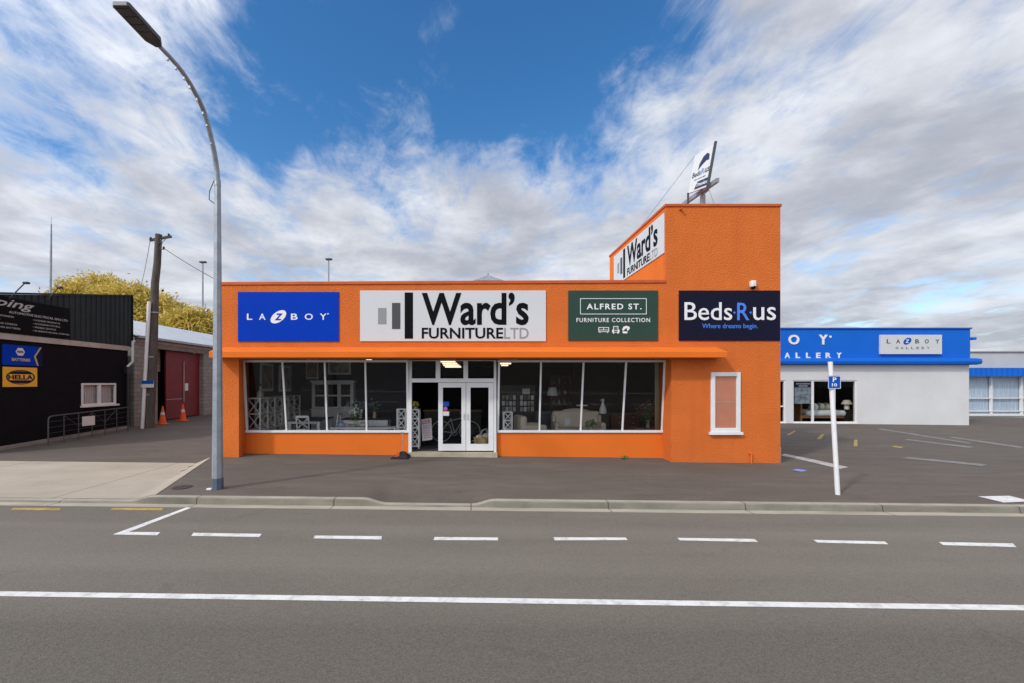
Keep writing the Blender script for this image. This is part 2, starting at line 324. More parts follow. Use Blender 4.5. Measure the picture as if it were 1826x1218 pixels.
# ------------------------------------------------------------------ mesh builder
class MB:
    def __init__(s): s.v = []; s.f = []
    def add(s, vs, fs):
        o = len(s.v); s.v += [Vector(v) for v in vs]; s.f += [tuple(i + o for i in f) for f in fs]; return s
    def hexa(s, p):          # 8 points: bottom ring 0-3, top ring 4-7
        return s.add(p, [(3, 2, 1, 0), (4, 5, 6, 7), (0, 1, 5, 4), (1, 2, 6, 5), (2, 3, 7, 6), (3, 0, 4, 7)])
    def box(s, x0, x1, y0, y1, z0, z1):
        return s.hexa([(x0, y0, z0), (x1, y0, z0), (x1, y1, z0), (x0, y1, z0), (x0, y0, z1), (x1, y0, z1), (x1, y1, z1), (x0, y1, z1)])
    def beam(s, a, b, w, d=None, ref=(0, 1, 0)):   # w across, d along ref
        a, b = Vector(a), Vector(b); d = d or w; t = (b - a).normalized(); r = Vector(ref)
        if abs(t.dot(r)) > .98: r = Vector((1, 0, 0))
        u = t.cross(r).normalized() * w / 2; v = u.cross(t).normalized() * d / 2
        return s.hexa([a - u - v, a + u - v, a + u + v, a - u + v, b - u - v, b + u - v, b + u + v, b - u + v])
    def tube(s, pts, rad, n=10, cap=True):
        pts = [Vector(p) for p in pts]; rad = rad if isinstance(rad, (list, tuple)) else [rad] * len(pts)
        o = len(s.v); prev = None
        for i, p in enumerate(pts):
            t = (pts[min(i + 1, len(pts) - 1)] - pts[max(i - 1, 0)]).normalized()
            if prev is None:
                u = t.cross(Vector((0, 0, 1))); u = u if u.length > .05 else t.cross(Vector((0, 1, 0)))
            else: u = prev - t * prev.dot(t)
            u.normalize(); prev = u.copy(); w = t.cross(u)
            for k in range(n):
                a = 2 * math.pi * (k + .5) / n; s.v.append(p + (u * math.cos(a) + w * math.sin(a)) * rad[i])
        for i in range(len(pts) - 1):
            for k in range(n):
                a, b = o + i * n + k, o + i * n + (k + 1) % n; s.f.append((a, b, b + n, a + n))
        if cap: s.f.append(tuple(o + k for k in range(n))[::-1]); s.f.append(tuple(o + (len(pts) - 1) * n + k for k in range(n)))
        return s
    def lathe(s, c, prof, n=16, sx=1, sy=1):      # prof: (r, z)
        o = len(s.v); c = Vector(c)
        for r, z in prof:
            for k in range(n):
                a = 2 * math.pi * k / n; s.v.append(c + Vector((r * sx * math.cos(a), r * sy * math.sin(a), z)))
        for i in range(len(prof) - 1):
            for k in range(n):
                a, b = o + i * n + k, o + i * n + (k + 1) % n; s.f.append((a, b, b + n, a + n))
        s.f.append(tuple(o + k for k in range(n))[::-1]); s.f.append(tuple(o + (len(prof) - 1) * n + k for k in range(n)))
        return s
    def ball(s, c, rx, ry=None, rz=None, n=12, m=8, jit=0):
        ry = ry or rx; rz = rz or rx; o = len(s.v); c = Vector(c)
        for i in range(m + 1):
            th = math.pi * i / m
            for k in range(n):
                a = 2 * math.pi * k / n; j = 1 + jit * random.uniform(-1, 1)
                s.v.append(c + Vector((rx * math.sin(th) * math.cos(a) * j, ry * math.sin(th) * math.sin(a) * j, rz * math.cos(th) * j)))
        for i in range(m):
            for k in range(n):
                a, b = o + i * n + k, o + i * n + (k + 1) % n; s.f.append((a, a + n, b + n, b))
        return s
    def slab(s, pts, nrm):                       # polygon pushed out along nrm
        pts = [Vector(p) for p in pts]; nrm = Vector(nrm); k = len(pts)
        # make polygon face along nrm
        ar = Vector((0, 0, 0))
        for i in range(k): ar += (pts[i] - pts[0]).cross(pts[(i + 1) % k] - pts[0])
        if ar.dot(nrm) < 0: pts.reverse()
        o = len(s.v); s.v += pts + [p + nrm for p in pts]
        s.f.append(tuple(o + i for i in range(k))[::-1]); s.f.append(tuple(o + k + i for i in range(k)))
        for i in range(k): j = (i + 1) % k; s.f.append((o + i, o + j, o + k + j, o + k + i))
        return s
    def rbox(s, x0, x1, y0, y1, z0, z1, r=.03, seg=3):   # soft box
        bm = bmesh.new(); bmesh.ops.create_cube(bm, size=1)
        for v in bm.verts: v.co = Vector(((x0 + x1) / 2 + v.co.x * (x1 - x0), (y0 + y1) / 2 + v.co.y * (y1 - y0), (z0 + z1) / 2 + v.co.z * (z1 - z0)))
        bmesh.ops.bevel(bm, geom=bm.edges[:], offset=min(r, .49 * min(x1 - x0, y1 - y0, z1 - z0)), segments=seg, profile=.5, affect='EDGES')
        bm.verts.index_update(); s.add([v.co for v in bm.verts], [tuple(v.index for v in f.verts) for f in bm.faces]); bm.free(); return s
    def build(s, name, m, parent=None, smooth=False, origin=None, bevel=0):
        o = Vector(origin) if origin is not None else (Vector(parent['_loc']) if parent is not None and '_loc' in parent else Vector((0, 0, 0)))
        me = bpy.data.meshes.new(name); me.from_pydata([tuple(v - o) for v in s.v], [], s.f); me.validate(); me.update()
        me.materials.append(M[m] if isinstance(m, str) else m)
        if smooth:
            for p in me.polygons: p.use_smooth = True
            if smooth != 'all':
                try: me.set_sharp_from_angle(angle=math.radians(40))
                except Exception: pass
        ob = bpy.data.objects.new(name, me); COL.objects.link(ob)
        if parent is not None:
            ob.parent = parent; ob['_loc'] = list(o)
        else: ob.location = o; ob['_loc'] = list(o)
        if bevel:
            b = ob.modifiers.new('edge', 'BEVEL'); b.width = bevel; b.segments = 2; b.limit_method = 'ANGLE'
        return ob
def thing(name, label, cat, loc, group=None):
    o = bpy.data.objects.new(name, None); COL.objects.link(o); o.location = loc; o.empty_display_size = .2
    o['_loc'] = list(loc); tag(o, label, cat, group); return o
def tag(o, label, cat, group=None):
    o['label'] = label; o['category'] = cat
    if group: o['group'] = group
    return o
def struct(o): o['kind'] = 'structure'; return o
def dup(root, loc, label):
    r = root.copy(); COL.objects.link(r); r.location = loc; r['label'] = label; r['_loc'] = list(loc)
    for ch in list(root.children):
        c = ch.copy(); COL.objects.link(c); c.parent = r
        for gch in list(ch.children):
            d = gch.copy(); COL.objects.link(d); d.parent = c
    return r
_tcache = {}
def text_mesh(body, bold=0, shear=0, spacing=1):
    key = (body, bold, shear, spacing)
    if key in _tcache: return _tcache[key]
    cu = bpy.data.curves.new('t', 'FONT'); cu.body = body; cu.size = 1; cu.resolution_u = 3; cu.offset = bold; cu.shear = shear; cu.extrude = .5; cu.space_character = spacing
    ob = bpy.data.objects.new('t', cu); COL.objects.link(ob); dg = bpy.context.evaluated_depsgraph_get()
    me = bpy.data.meshes.new_from_object(ob.evaluated_get(dg))
    vs = [v.co.copy() for v in me.vertices]; fs = [tuple(p.vertices) for p in me.polygons]
    bpy.data.objects.remove(ob); bpy.data.curves.remove(cu); bpy.data.meshes.remove(me)
    _tcache[key] = (vs, fs); return vs, fs
def put_text(mb, body, o, u, v, w, h, bold=0, shear=0, t=.006, spacing=1):
    vs, fs = text_mesh(body, bold, shear, spacing); o, u, v = Vector(o), Vector(u), Vector(v); n = u.cross(v).normalized()
    x0 = min(p.x for p in vs); x1 = max(p.x for p in vs); y0 = min(p.y for p in vs); y1 = max(p.y for p in vs)
    mb.add([o + u * ((p.x - x0) / (x1 - x0) * w) + v * ((p.y - y0) / (y1 - y0) * h) + n * ((p.z + .5) * t) for p in vs], fs)
UX, UZ, UY = Vector((1, 0, 0)), Vector((0, 0, 1)), Vector((0, 1, 0))
def ftext(mb, body, x0, y0, x1, y1, Y, **k):       # writing on a wall that faces the street
    a, b = P(x0, y1, Y), P(x1, y0, Y); put_text(mb, body, a, UX, UZ, b.x - a.x, b.z - a.z, **k)
def frect(mb, x0, y0, x1, y1, Y, t=.005):
    a, b = P(x0, y1, Y), P(x1, y0, Y); mb.box(a.x, b.x, Y - t, Y, a.z, b.z)
def fell(mb, cx, cy, rx, ry, Y, tilt=0, t=.005, n=28, inner=0):
    pts = []
    for k in range(n):
        a = 2 * math.pi * k / n; x, y = rx * math.cos(a), ry * math.sin(a)
        pts.append(P(cx + x * math.cos(tilt) - y * math.sin(tilt), cy + x * math.sin(tilt) + y * math.cos(tilt), Y))
    if not inner: mb.slab(pts, (0, -t, 0)); return
    c = P(cx, cy, Y)
    for k in range(n):
        a, b = pts[k], pts[(k + 1) % n]; mb.slab([a, b, c + (b - c) * inner, c + (a - c) * inner], (0, -t, 0))

# ================================================================== GROUND
def sheet(xs, ys, off=0, f=g):
    vs = [(x, y, f(x, y) + off) for y in ys for x in xs]; n = len(xs)
    fs = [(j * n + i, j * n + i + 1, (j + 1) * n + i + 1, (j + 1) * n + i) for j in range(len(ys) - 1) for i in range(n - 1)]
    return vs, fs
mb = MB(); mb.add([(-900, -900, 9.2), (900, -900, -10.6), (900, 900, -10.6), (-900, 900, 9.2)], [(0, 1, 2, 3)]); struct(mb.build('ground', 'ground'))
mb = MB(); mb.add([(-90, -40, .99), (90, -40, -.99), (90, 8.15, -.99), (-90, 8.15, .99)], [(0, 1, 2, 3)]); struct(mb.build('road', 'road'))
xs = sorted(set([round(float(x), 3) for x in np.concatenate([np.arange(-90, -12, 3), np.arange(-12, -9, .5), np.arange(-9, -5.9, .06), np.arange(-5.9, -2.2, .5), np.arange(-2.2, .6, .08), np.arange(.6, 10, .6), np.arange(10, 91, 4)])]))
ys = [8.55, 8.7, 8.85, 9, 9.2, 9.4, 9.6, 9.8, 10, 10.2, 10.6, 11, 11.5, 12, 12.4, 12.6, 13, 13.5, 14.5, 16, 17.5, 19.3, 21, 23, 25, 30, 40, 60, 90]
vs, fs = sheet(xs, ys); mb = MB(); mb.add(vs, fs); struct(mb.build('pavement', 'path', smooth='all'))
# kerb and gutter
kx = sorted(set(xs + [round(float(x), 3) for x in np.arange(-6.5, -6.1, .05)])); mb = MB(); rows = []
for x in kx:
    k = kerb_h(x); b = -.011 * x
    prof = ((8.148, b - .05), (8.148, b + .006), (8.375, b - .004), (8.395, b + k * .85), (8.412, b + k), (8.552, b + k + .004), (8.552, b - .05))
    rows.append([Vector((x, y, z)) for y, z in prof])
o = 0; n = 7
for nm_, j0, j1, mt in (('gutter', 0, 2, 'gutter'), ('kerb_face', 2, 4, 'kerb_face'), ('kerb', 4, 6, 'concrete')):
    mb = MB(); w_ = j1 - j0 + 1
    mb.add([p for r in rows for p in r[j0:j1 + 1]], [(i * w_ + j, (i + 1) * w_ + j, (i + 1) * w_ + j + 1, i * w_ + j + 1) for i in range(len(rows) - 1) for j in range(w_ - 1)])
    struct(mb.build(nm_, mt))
# concrete driveway crossing
ya = [8.556] + ys[1:14] + [12.25]; ya = sorted(set(y for y in ya if y <= 12.25)); mb = MB(); vs = []; fs = []; ncol = 26
for y in ya:
    xr = flare(y)
    cols = [-40, -30, -20, -14] + list(np.linspace(-11, xr - .52, 8)) + list(np.linspace(xr - .46, xr, 12))
    vs += [(x, y, g(x, y) + .008) for x in cols]; ncol = len(cols)
fs = [(j * ncol + i, j * ncol + i + 1, (j + 1) * ncol + i + 1, (j + 1) * ncol + i) for j in range(len(ya) - 1) for i in range(ncol - 1)]
mb.add(vs, fs); struct(mb.build('driveway', 'apron', smooth='all'))
def marking(pts, m, off=.004, sub=1):
    ps = [G(x, y, off) for x, y in pts]; mb = MB(); mb.add(ps, [tuple(range(len(ps)))])
    ob = mb.build('road_marking', m)
    struct(ob); return ob
marking([(333, 904.5), (201, 953), (280, 954.5), (286, 949), (230, 948.5), (341, 905.5)], 'paint_white')
for q in ([(345, 950), (341, 955.5), (462, 957.5), (467, 952)], [(561, 955), (559, 960), (680, 962), (681, 956)], [(775, 957.5), (773, 963), (888, 963.5), (888, 958.5)],
          [(987, 958), (989, 963.5), (1119, 963), (1116, 958.5)], [(1208, 959), (1212, 963.5), (1352, 966.5), (1345, 961)], [(1450, 962.5), (1458, 967.5), (1584, 970.5), (1578, 965.5)],
          [(1674, 966.5), (1682, 972), (1813, 975.5), (1806, 969)], [(1900, 969), (1910, 975), (2040, 978), (2030, 972)]): marking(q, 'paint_white')
for q in ([(24, 905.5), (18, 909.5), (106, 910), (110, 906)], [(201, 905.5), (196, 909.5), (288, 910), (292, 906)]): marking(q, 'paint_yellow')
marking([(-500, 1047.5), (-500, 1056), (2400, 1096.5), (2400, 1086.8)], 'paint_white')
def lot_mark(pts, m, off=.008):
    ps = [G(x, y, off) for x, y in pts]
    # split along its length so that it follows the ground
    a0, a1, b1, b0 = ps; mb = MB(); N = 8; vs = []
    for i in range(N + 1):
        for q in (a0.lerp(a1, i / N), b0.lerp(b1, i / N)): vs.append((q.x, q.y, g(q.x, q.y) + off))
    mb.add(vs, [(2 * i, 2 * i + 2, 2 * i + 3, 2 * i + 1) for i in range(N)]); return struct(mb.build('road_marking', m))
lot_mark([(1399, 809), (1513, 833), (1498, 836), (1392, 812)], 'paint_old')
lot_mark([(1422, 836), (1440, 839), (1430, 841), (1412, 838)], 'paint_blue')
lot_mark([(1744, 885), (1800, 884), (1840, 894), (1790, 896)], 'paint_white')
for q in ([(1570, 764), (1735, 790), (1727, 791), (1564, 765)], [(1700, 779), (1826, 797), (1820, 799), (1692, 780)], [(1620, 783), (1738, 797), (1730, 799), (1612, 784)], [(1620, 815), (1760, 828), (1750, 831), (1608, 817)]): lot_mark(q, 'paint_worn')
for q in ([(1416, 768), (1420, 768), (1408, 776), (1402, 776)], [(1465, 774), (1470, 774), (1464, 783), (1456, 783)], [(1523, 784), (1529, 784), (1529, 796), (1522, 796)], [(1595, 795), (1612, 797), (1606, 799), (1590, 796.5)]): lot_mark(q, 'paint_yellow')
# manhole cover by the lamp post
c = G(325, 869); mb = MB(); mb.lathe((c.x, c.y, c.z - .02), [(.19, 0), (.19, .028), (.15, .030), (.02, .030)], 20); mb.build('manhole_cover', 'iron', origin=c)
tag(bpy.data.objects['manhole_cover'], 'small rusty round manhole cover in the footpath beside the driveway', 'manhole cover')

# ================================================================== ORANGE FURNITURE SHOP
F, R = 12.4, 13.0
sF, sR = F / FX, R / FX
XL, XT0, XT1 = -7.30, P(1187, 0, F).x, 9.0
zPl, zPr, zTT = P(0, 504, F).z, P(0, 500, F).z, P(0, 365, F).z
zLint = 3.13; NX0, NX1 = P(426, 0, F).x, P(1197, 0, F).x; RX0, RX1 = P(437, 0, R).x, P(1181, 0, R).x
FLOOR = .36; zSill = P(0, 769, R).z
shop = thing('furniture_shop', 'orange stucco furniture shop with wide display windows and a square tower at its right end', 'shop', (0, F, .2))
mb = MB()
pts = [(XL, -.2), (XL, zPl), (XT0, zPr), (XT0, zTT), (XT1, zTT), (XT1, -.3), (NX1, -.3), (NX1, zLint), (NX0, zLint), (NX0, -.2)]
mb.slab([(x, F + .14, z) for x, z in pts], (0, -.14, 0))
mb.build('front_wall', 'stucco', shop)
# splayed returns, side walls, roof
mb = MB()
mb.slab([(NX0 - .01, F + .14, -.2), (RX0, R, -.2), (RX0, R + .2, -.2), (XL + .2, R + .2, -.2), (XL + .2, F + .14, -.2)], (0, 0, zLint + .2)); mb.build('reveal', 'stucco', shop); mb = MB()
mb.slab([(NX1, F + .14, -.3), (RX1, R, -.3), (RX1, R + .2, -.3), (RX1 + .5, R + .2, -.3), (RX1 + .5, F + .14, -.3)], (0, 0, zLint + .3))
mb.build('reveal', 'stucco', shop)
mb = MB(); mb.box(XL, XL + .2, F + .14, 26, -.2, zPl - .03); mb.build('side_wall', 'stucco', shop)
mb = MB(); mb.box(XL, XT1 - .2, 26, 26.2, -.3, 5.0); mb.build('rear_wall', 'stucco', shop)
mb = MB(); mb.box(XL + .2, XT0, F + .14, 26, 4.55, 4.7); mb.build('roof', 'iron_roof', shop)
# tower
tY1 = 17.4
mb = MB(); mb.box(XT0, XT0 + .2, F + .14, tY1, 4.7, zTT); mb.box(XT1 - .2, XT1, F + .14, 26, -.4, 4.5); mb.box(XT1 - .2, XT1, F + .14, tY1, 4.5, zTT); mb.box(XT0 + .2, XT1 - .2, tY1 - .2, tY1, 4.5, zTT); mb.box(XT0 + .2, XT1 - .2, F + .14, tY1 - .2, zTT - .5, zTT - .4)
mb.build('tower', 'render', shop)
mb = MB()
cp = lambda x0, x1, z0, z1: mb.hexa([(x0, F - .03, z0 - .075), (x1, F - .03, z1 - .075), (x1, F + .3, z1 - .075), (x0, F + .3, z0 - .075), (x0, F - .03, z0 + .015), (x1, F - .03, z1 + .015), (x1, F + .3, z1 + .015), (x0, F + .3, z0 + .015)])
cp(XL - .02, XT0 - .004, zPl, zPr)
mb.box(XT0 - .03, XT1 + .03, F - .03, F + .25, zTT - .06, zTT + .02); mb.box(XT0 - .03, XT0 + .22, F + .25, tY1 + .03, zTT - .06, zTT + .02); mb.box(XT1 - .22, XT1 + .03, F + .25, tY1 + .03, zTT - .06, zTT + .02)
mb.build('coping', 'coping', shop, bevel=.01)
# hood over the windows
hy = F - .5; hx1 = P(1297, 0, hy).x; mb = MB()
z0, z1, z2 = P(0, 619, F).z, P(0, 627, hy).z, P(0, 637.5, hy).z
mb.slab([(XL - .02, F - .001, z2), (XL - .02, hy, z2), (XL - .02, hy, z1), (XL - .02, F - .001, z0)], (hx1 - XL + .02, 0, 0))
mb.build('canopy', 'render', shop, bevel=.008)
# low walls under the windows
dl, dr = P(729, 0, R).x, P(885, 0, R).x
for a, b in ((RX0 - .02, dl), (dr, RX1 + .02)):
    mb = MB(); mb.box(a, b, R, R + .2, -.2, zSill - .04); mb.build('low_wall', 'render', shop)
# display windows, leaning outwards at the head
TY = R - .25; zH = zLint - .005
def window_bay(x0b, x1b, x0t, x1t, mull):
    fr = MB(); s0 = zSill
    a0, a1 = Vector((x0b, R + .03, s0)), Vector((x1b, R + .03, s0)); t0, t1 = Vector((x0t, TY + .03, zH)), Vector((x1t, TY + .03, zH))
    fr.beam(a0 + UZ * .03, t0 - UZ * .05, .06, .07); fr.beam(a1 + UZ * .03, t1 - UZ * .05, .06, .07)
    fr.box(min(x0b, x0t) - .03, max(x1b, x1t) + .03, TY - .01, TY + .06, zH - .07, zH)
    fr.box(x0b - .03, x1b + .03, R - .05, R + .08, s0 - .04, s0 + .03)
    for (pb, pt) in mull:
        b_, t_ = P(pb, 0, R).x, P(pt, 0, TY).x
        fr.beam((b_, R + .03, s0 + .03), (t_, TY + .03, zH - .07), .05, .06)
    f = fr.build('shop_window', 'white_paint', shop, bevel=.004)
    gm = MB(); gm.hexa([a0 + Vector((0, 0, .02)), a1 + Vector((0, 0, .02)), a1 + Vector((0, .008, .02)), a0 + Vector((0, .008, .02)), t0 - UZ * .05, t1 - UZ * .05, t1 + Vector((0, .008, -.05)), t0 + Vector((0, .008, -.05))])
    gm.build('pane', 'shopglass', f)
window_bay(P(440, 0, R).x, P(727, 0, R).x, P(434, 0, TY).x, P(726, 0, TY).x, [(510.5, 503), (583, 578.5), (653.5, 651)])
window_bay(P(888, 0, R).x, P(1181, 0, R).x, P(890, 0, TY).x, P(1186, 0, TY).x, [(962, 965), (1035.5, 1041), (1110, 1117)])
# entrance: posts, transom lights, double door and the open bay
EY = R - .12
mb = MB()
xa, xb = P(725, 0, R).x, P(735, 0, R).x; xc, xd = P(880.5, 0, R).x, P(889, 0, R).x
zTr0, zTr1 = P(0, 682, R).z, P(0, 675, R).z
mb.box(dl + .004, xb, EY, EY + .12, .25, zH); mb.box(xc, dr - .004, EY, EY + .12, .25, zH)
mb.box(xb, xc, EY, EY + .10, zTr0, zTr1 + .0); mb.box(xb, xc, EY, EY + .10, P(0, 644, R).z, zH)
for p0, p1 in ((777.5, 785.5), (826.5, 834.5)): mb.box(P(p0, 0, R).x, P(p1, 0, R).x, EY, EY + .1, zTr1, P(0, 644, R).z)
en = mb.build('entrance_frame', 'white_paint', shop, bevel=.006)
mb = MB()
for p0, p1 in ((735, 777.5), (785.5, 826.5), (834.5, 880.5)): mb.box(P(p0, 0, R).x, P(p1, 0, R).x, EY + .045, EY + .053, zTr1, P(0, 644, R).z)
mb.build('pane', 'doorglass', en)
mb = MB(); mb.box(xb - .1, xc + .1, R - .22, R + .1, -.1, FLOOR - .02); mb.build('threshold', mat('cream_concrete', (.40, .35, .26), .85, .15, 4, .1, 40, dirt=.3), shop, bevel=.01)
z_b, z_t = P(0, 803, R).z, zTr0 - .01
for i, (p0, p1, g0, g1) in enumerate(((782, 830.6, 790, 823), (831.2, 880, 839, 871))):
    x0, x1, gx0, gx1 = [P(p, 0, R).x for p in (p0, p1, g0, g1)]; gz0, gz1 = P(0, 791, R).z, P(0, 691, R).z
    mb = MB(); y0, y1 = EY + .02, EY + .065
    mb.box(x0, gx0, y0, y1, z_b, z_t); mb.box(gx1, x1, y0, y1, z_b, z_t); mb.box(gx0, gx1, y0, y1, z_b, gz0); mb.box(gx0, gx1, y0, y1, gz1, z_t)
    d = mb.build('door', 'white_paint', shop, bevel=.005)
    mb = MB(); mb.box(gx0, gx1, y0 + .018, y0 + .026, gz0, gz1); mb.build('pane', 'doorglass', d)
    mb = MB(); hx = x1 - .05 if i == 0 else x0 + .05
    mb.tube([(hx, y0 - .03, 1.32), (hx, y0 - .03, 1.5)], .008, 8); mb.beam((hx, y0 - .03, 1.33), (hx, y0 + .002, 1.33), .014); mb.beam((hx, y0 - .03, 1.49), (hx, y0 + .002, 1.49), .014); mb.build('handle', 'galv', d)
    if i == 0:
        sy = y0 + .012
        for (a, b, m_) in (((790.3, 716), (801, 724), 'roadblue'), ((790.3, 733.5), (801, 741), 'paper')):
            mb = MB(); q0, q1 = P(a[0], b[1], R), P(b[0], a[1], R); mb.box(q0.x, q1.x, sy, sy + .003, q0.z, q1.z); mb.build('sticker', m_, d)
        q = P(794.5, 728.7, R); mb = MB(); mb.slab([(q.x + .07 * math.cos(a), sy, q.z + .07 * math.sin(a)) for a in np.linspace(0, 2 * math.pi, 20, endpoint=False)], (0, -.003, 0)); mb.build('sticker', 'red_ink', d)
        mb = MB(); mb.slab([(q.x + .042 * math.cos(a), sy - .0035, q.z + .042 * math.sin(a)) for a in np.linspace(0, 2 * math.pi, 20, endpoint=False)], (0, -.002, 0)); mb.build('sticker', 'sky_ink', d)
# inside shell
mb = MB(); mb.box(XL + .2, XT1 - .2, R + .2, 26, FLOOR - .1, FLOOR); mb.box(xb, xc, R + .1, R + .2, FLOOR - .1, FLOOR); mb.build('floor', 'carpet', shop)
mb = MB(); mb.box(XL + .2, XT1 - .2, F + .14, 26, 3.42, 3.5); mb.build('ceiling', 'ceiling', shop)
mb = MB(); mb.box(XL + .2, XL + .26, R + .2, 26, FLOOR, 3.42); mb.build('lining_wall', 'navy', shop)
mb = MB(); mb.box(XL + .26, -2.7, 17.6, 17.7, FLOOR, 3.42); mb.build('partition', 'navy', shop)
mb = MB(); mb.box(RX1 + .3, RX1 + .36, R + .2, 25.9, FLOOR, 3.42); mb.box(XL + .26, RX1 + .3, 25.8, 25.9, FLOOR, 3.42); mb.box(4.2, 6.0, 17.5, 17.6, FLOOR, 3.42); mb.build('lining_wall', 'brownwall', shop)
# tower window
y0 = F; mb = MB()
for a, b, c, d in ((1267, 664, 1274, 770), (1312, 664, 1319, 770), (1274, 664, 1312, 671), (1274, 763, 1312, 770)):
    q0, q1 = P(a, d, F), P(c, b, F); mb.box(q0.x, q1.x, F - .05, F + .01, q0.z, q1.z)
q0, q1 = P(1264, 775, F), P(1322, 770, F); mb.box(q0.x, q1.x, F - .10, F + .01, q0.z, q1.z - .002)
tw = mb.build('tower_window', 'white_paint', shop, bevel=.006)
mb = MB(); q0, q1 = P(1274, 763, F), P(1312, 671, F); mb.box(q0.x, q1.x, F - .012, F + .01, q0.z, q1.z); mb.build('pane', 'frosted', tw)
mb = MB(); zz = P(0, 717, F).z; mb.box(q0.x, q1.x, F - .02, F - .012, zz - .006, zz + .006); mb.build('glazing_bar', 'strip', tw)
mb = MB(); q = P(1338, 808, F); mb.tube([(q.x - .06, F - .03, q.z + .0), (q.x, F - .05, q.z), (q.x, F - .05, -.1)], .022, 8); mb.build('pipe', 'render', shop, smooth=True)
mb = MB(); q = P(1213, 374, F); mb.tube([(q.x, F + .01, q.z), (q.x, F - .12, q.z - .01)], .035, 10); mb.build('pipe', 'coping', shop, smooth=True)
mb = MB(); q = P(1396, 800, F); mb.box(XT1, XT1 + .06, F + .05, F + .18, -.2, .55); mb.build('conduit', 'galv', shop)
# roof ventilator peeping over the parapet
mb = MB(); c = P(870, 497, 18.); z = 4.7
q = P(870, 490, 18.); rr = .62
mb.add([(c.x - rr, 18 - rr, q.z - .38), (c.x + rr, 18 - rr, q.z - .38), (c.x + rr, 18 + rr, q.z - .38), (c.x - rr, 18 + rr, q.z - .38), (c.x, 18, q.z)], [(0, 1, 4), (1, 2, 4), (2, 3, 4), (3, 0, 4), (3, 2, 1, 0)])
mb.box(c.x - .45, c.x + .45, 17.55, 18.45, 4.6, q.z - .37); mb.tube([(c.x, 18, q.z - .03), (c.x, 18, q.z + .06)], .04, 8)
mb.build('roof_vent', 'galv', shop)

# ------------------------------------------------------------------ signs on the facade
SY = F - .03
def board(name, label, x0, y0, x1, y1, m, Y=SY, group='sign boards along the orange facade'):
    q = P((x0 + x1) / 2, y1, Y)
    s = thing(name, label, 'sign', tuple(q), group); b = MB(); a, c = P(x0, y1, Y), P(x1, y0, Y)
    b.box(a.x, c.x, Y, Y + .028, a.z, c.z); b.build('panel', m, s, bevel=.003)
    # fixing screws
    return s
def reclinerlogo(s, wm_, bm_, Y, L=None, dy=0):
    pass
s = board('wall_sign', 'bright blue sign board with spaced white letters around a tilted white oval', 424, 520.5, 604, 609, 'blue_sign')
mb = MB(); yA, yB = 559.3, 570.3
for ch, a, b in (('L', 440.5, 450), ('A', 462, 473.5), ('B', 519, 531), ('O', 543.5, 558), ('Y', 570.5, 582.5)): ftext(mb, ch, a, yA, b, yB, SY, bold=.012)
fell(mb, 585, 559.5, 1.3, 1.3, SY, n=10); mb.build('lettering', 'white_ink', s)
mb = MB(); fell(mb, 496.5, 565, 16, 9, SY, -.62); em = mb.build('emblem', 'white_ink', s)
mb = MB(); ftext(mb, 'Z', 490, 559, 504, 571, SY - .005, bold=.03, shear=.25); mb.build('letter', 'blue_sign', em)
def wards(s, put, rect):
    mb = MB(); put(mb, "Ward\u2019s", .332, .04, .907, .685, bold=.024); put(mb, 'FURNITURE', .332, .735, .770, .95, bold=.022); rect(mb, .240, .04, .285, .95); mb.build('lettering', 'black_ink', s)
    mb = MB(); put(mb, 'LTD', .775, .735, .907, .95, bold=.010); mb.build('lettering', 'grey_ink', s)
    mb = MB(); rect(mb, .172, .245, .217, .76); mb.build('bar', 'dark_grey_ink', s)
    mb = MB(); rect(mb, .097, .345, .142, .665); mb.build('bar', 'grey_ink', s)
s = board('wall_sign', 'wide white sign board with large black letters, above the shop entrance', 642, 518, 973.5, 608.5, 'white_sign')
def pf(mb, t, u0, v0, u1, v1, **k): ftext(mb, t, 642 + 331.5 * u0, 518 + 90.5 * v0, 642 + 331.5 * u1, 518 + 90.5 * v1, SY, **k)
def rf(mb, u0, v0, u1, v1): frect(mb, 642 + 331.5 * u0, 518 + 90.5 * v0, 642 + 331.5 * u1, 518 + 90.5 * v1, SY)
wards(s, pf, rf)
s = board('wall_sign', 'dark green sign board with a thin outlined box and three small furniture icons', 1013.5, 518, 1173.5, 607.5, 'green_sign')
mb = MB(); ftext(mb, 'ALFRED ST.', 1046, 541.5, 1144, 551.8, SY, bold=.02, spacing=1.25); ftext(mb, 'FURNITURE COLLECTION', 1028, 567, 1159, 574.5, SY, bold=.008, spacing=1.2)
for a in ((1034.5, 532, 1153, 533), (1034.5, 559.5, 1153, 560.5), (1034.5, 533, 1035.5, 559.5), (1152, 533, 1153, 559.5)): frect(mb, *a, SY)
mb.build('lettering', 'white_ink', s)
mb = MB()
for a in ((1067, 583.5, 1086, 584.6), (1067, 584.6, 1068.2, 592), (1084.8, 584.6, 1086, 592), (1068.2, 588, 1084.8, 589), (1068.2, 591, 1084.8, 592), (1076, 584.6, 1077, 588), (1069, 592, 1070.5, 593.5), (1082.5, 592, 1084, 593.5)): frect(mb, *a, SY)
mb.build('icon', 'white_ink', s)
mb = MB()
for a in ((1093.5, 581.5, 1102.5, 582.6), (1093.5, 582.6, 1094.6, 588), (1101.4, 582.6, 1102.5, 588), (1091.5, 588, 1094.6, 593), (1101.4, 588, 1104.5, 593), (1094.6, 588.5, 1101.4, 589.6), (1094.6, 592, 1101.4, 593), (1093, 593, 1095, 595), (1101, 593, 1103, 595), (1096, 584.5, 1097, 585.5), (1099, 584.5, 1100, 585.5)): frect(mb, *a, SY)
mb.build('icon', 'white_ink', s)
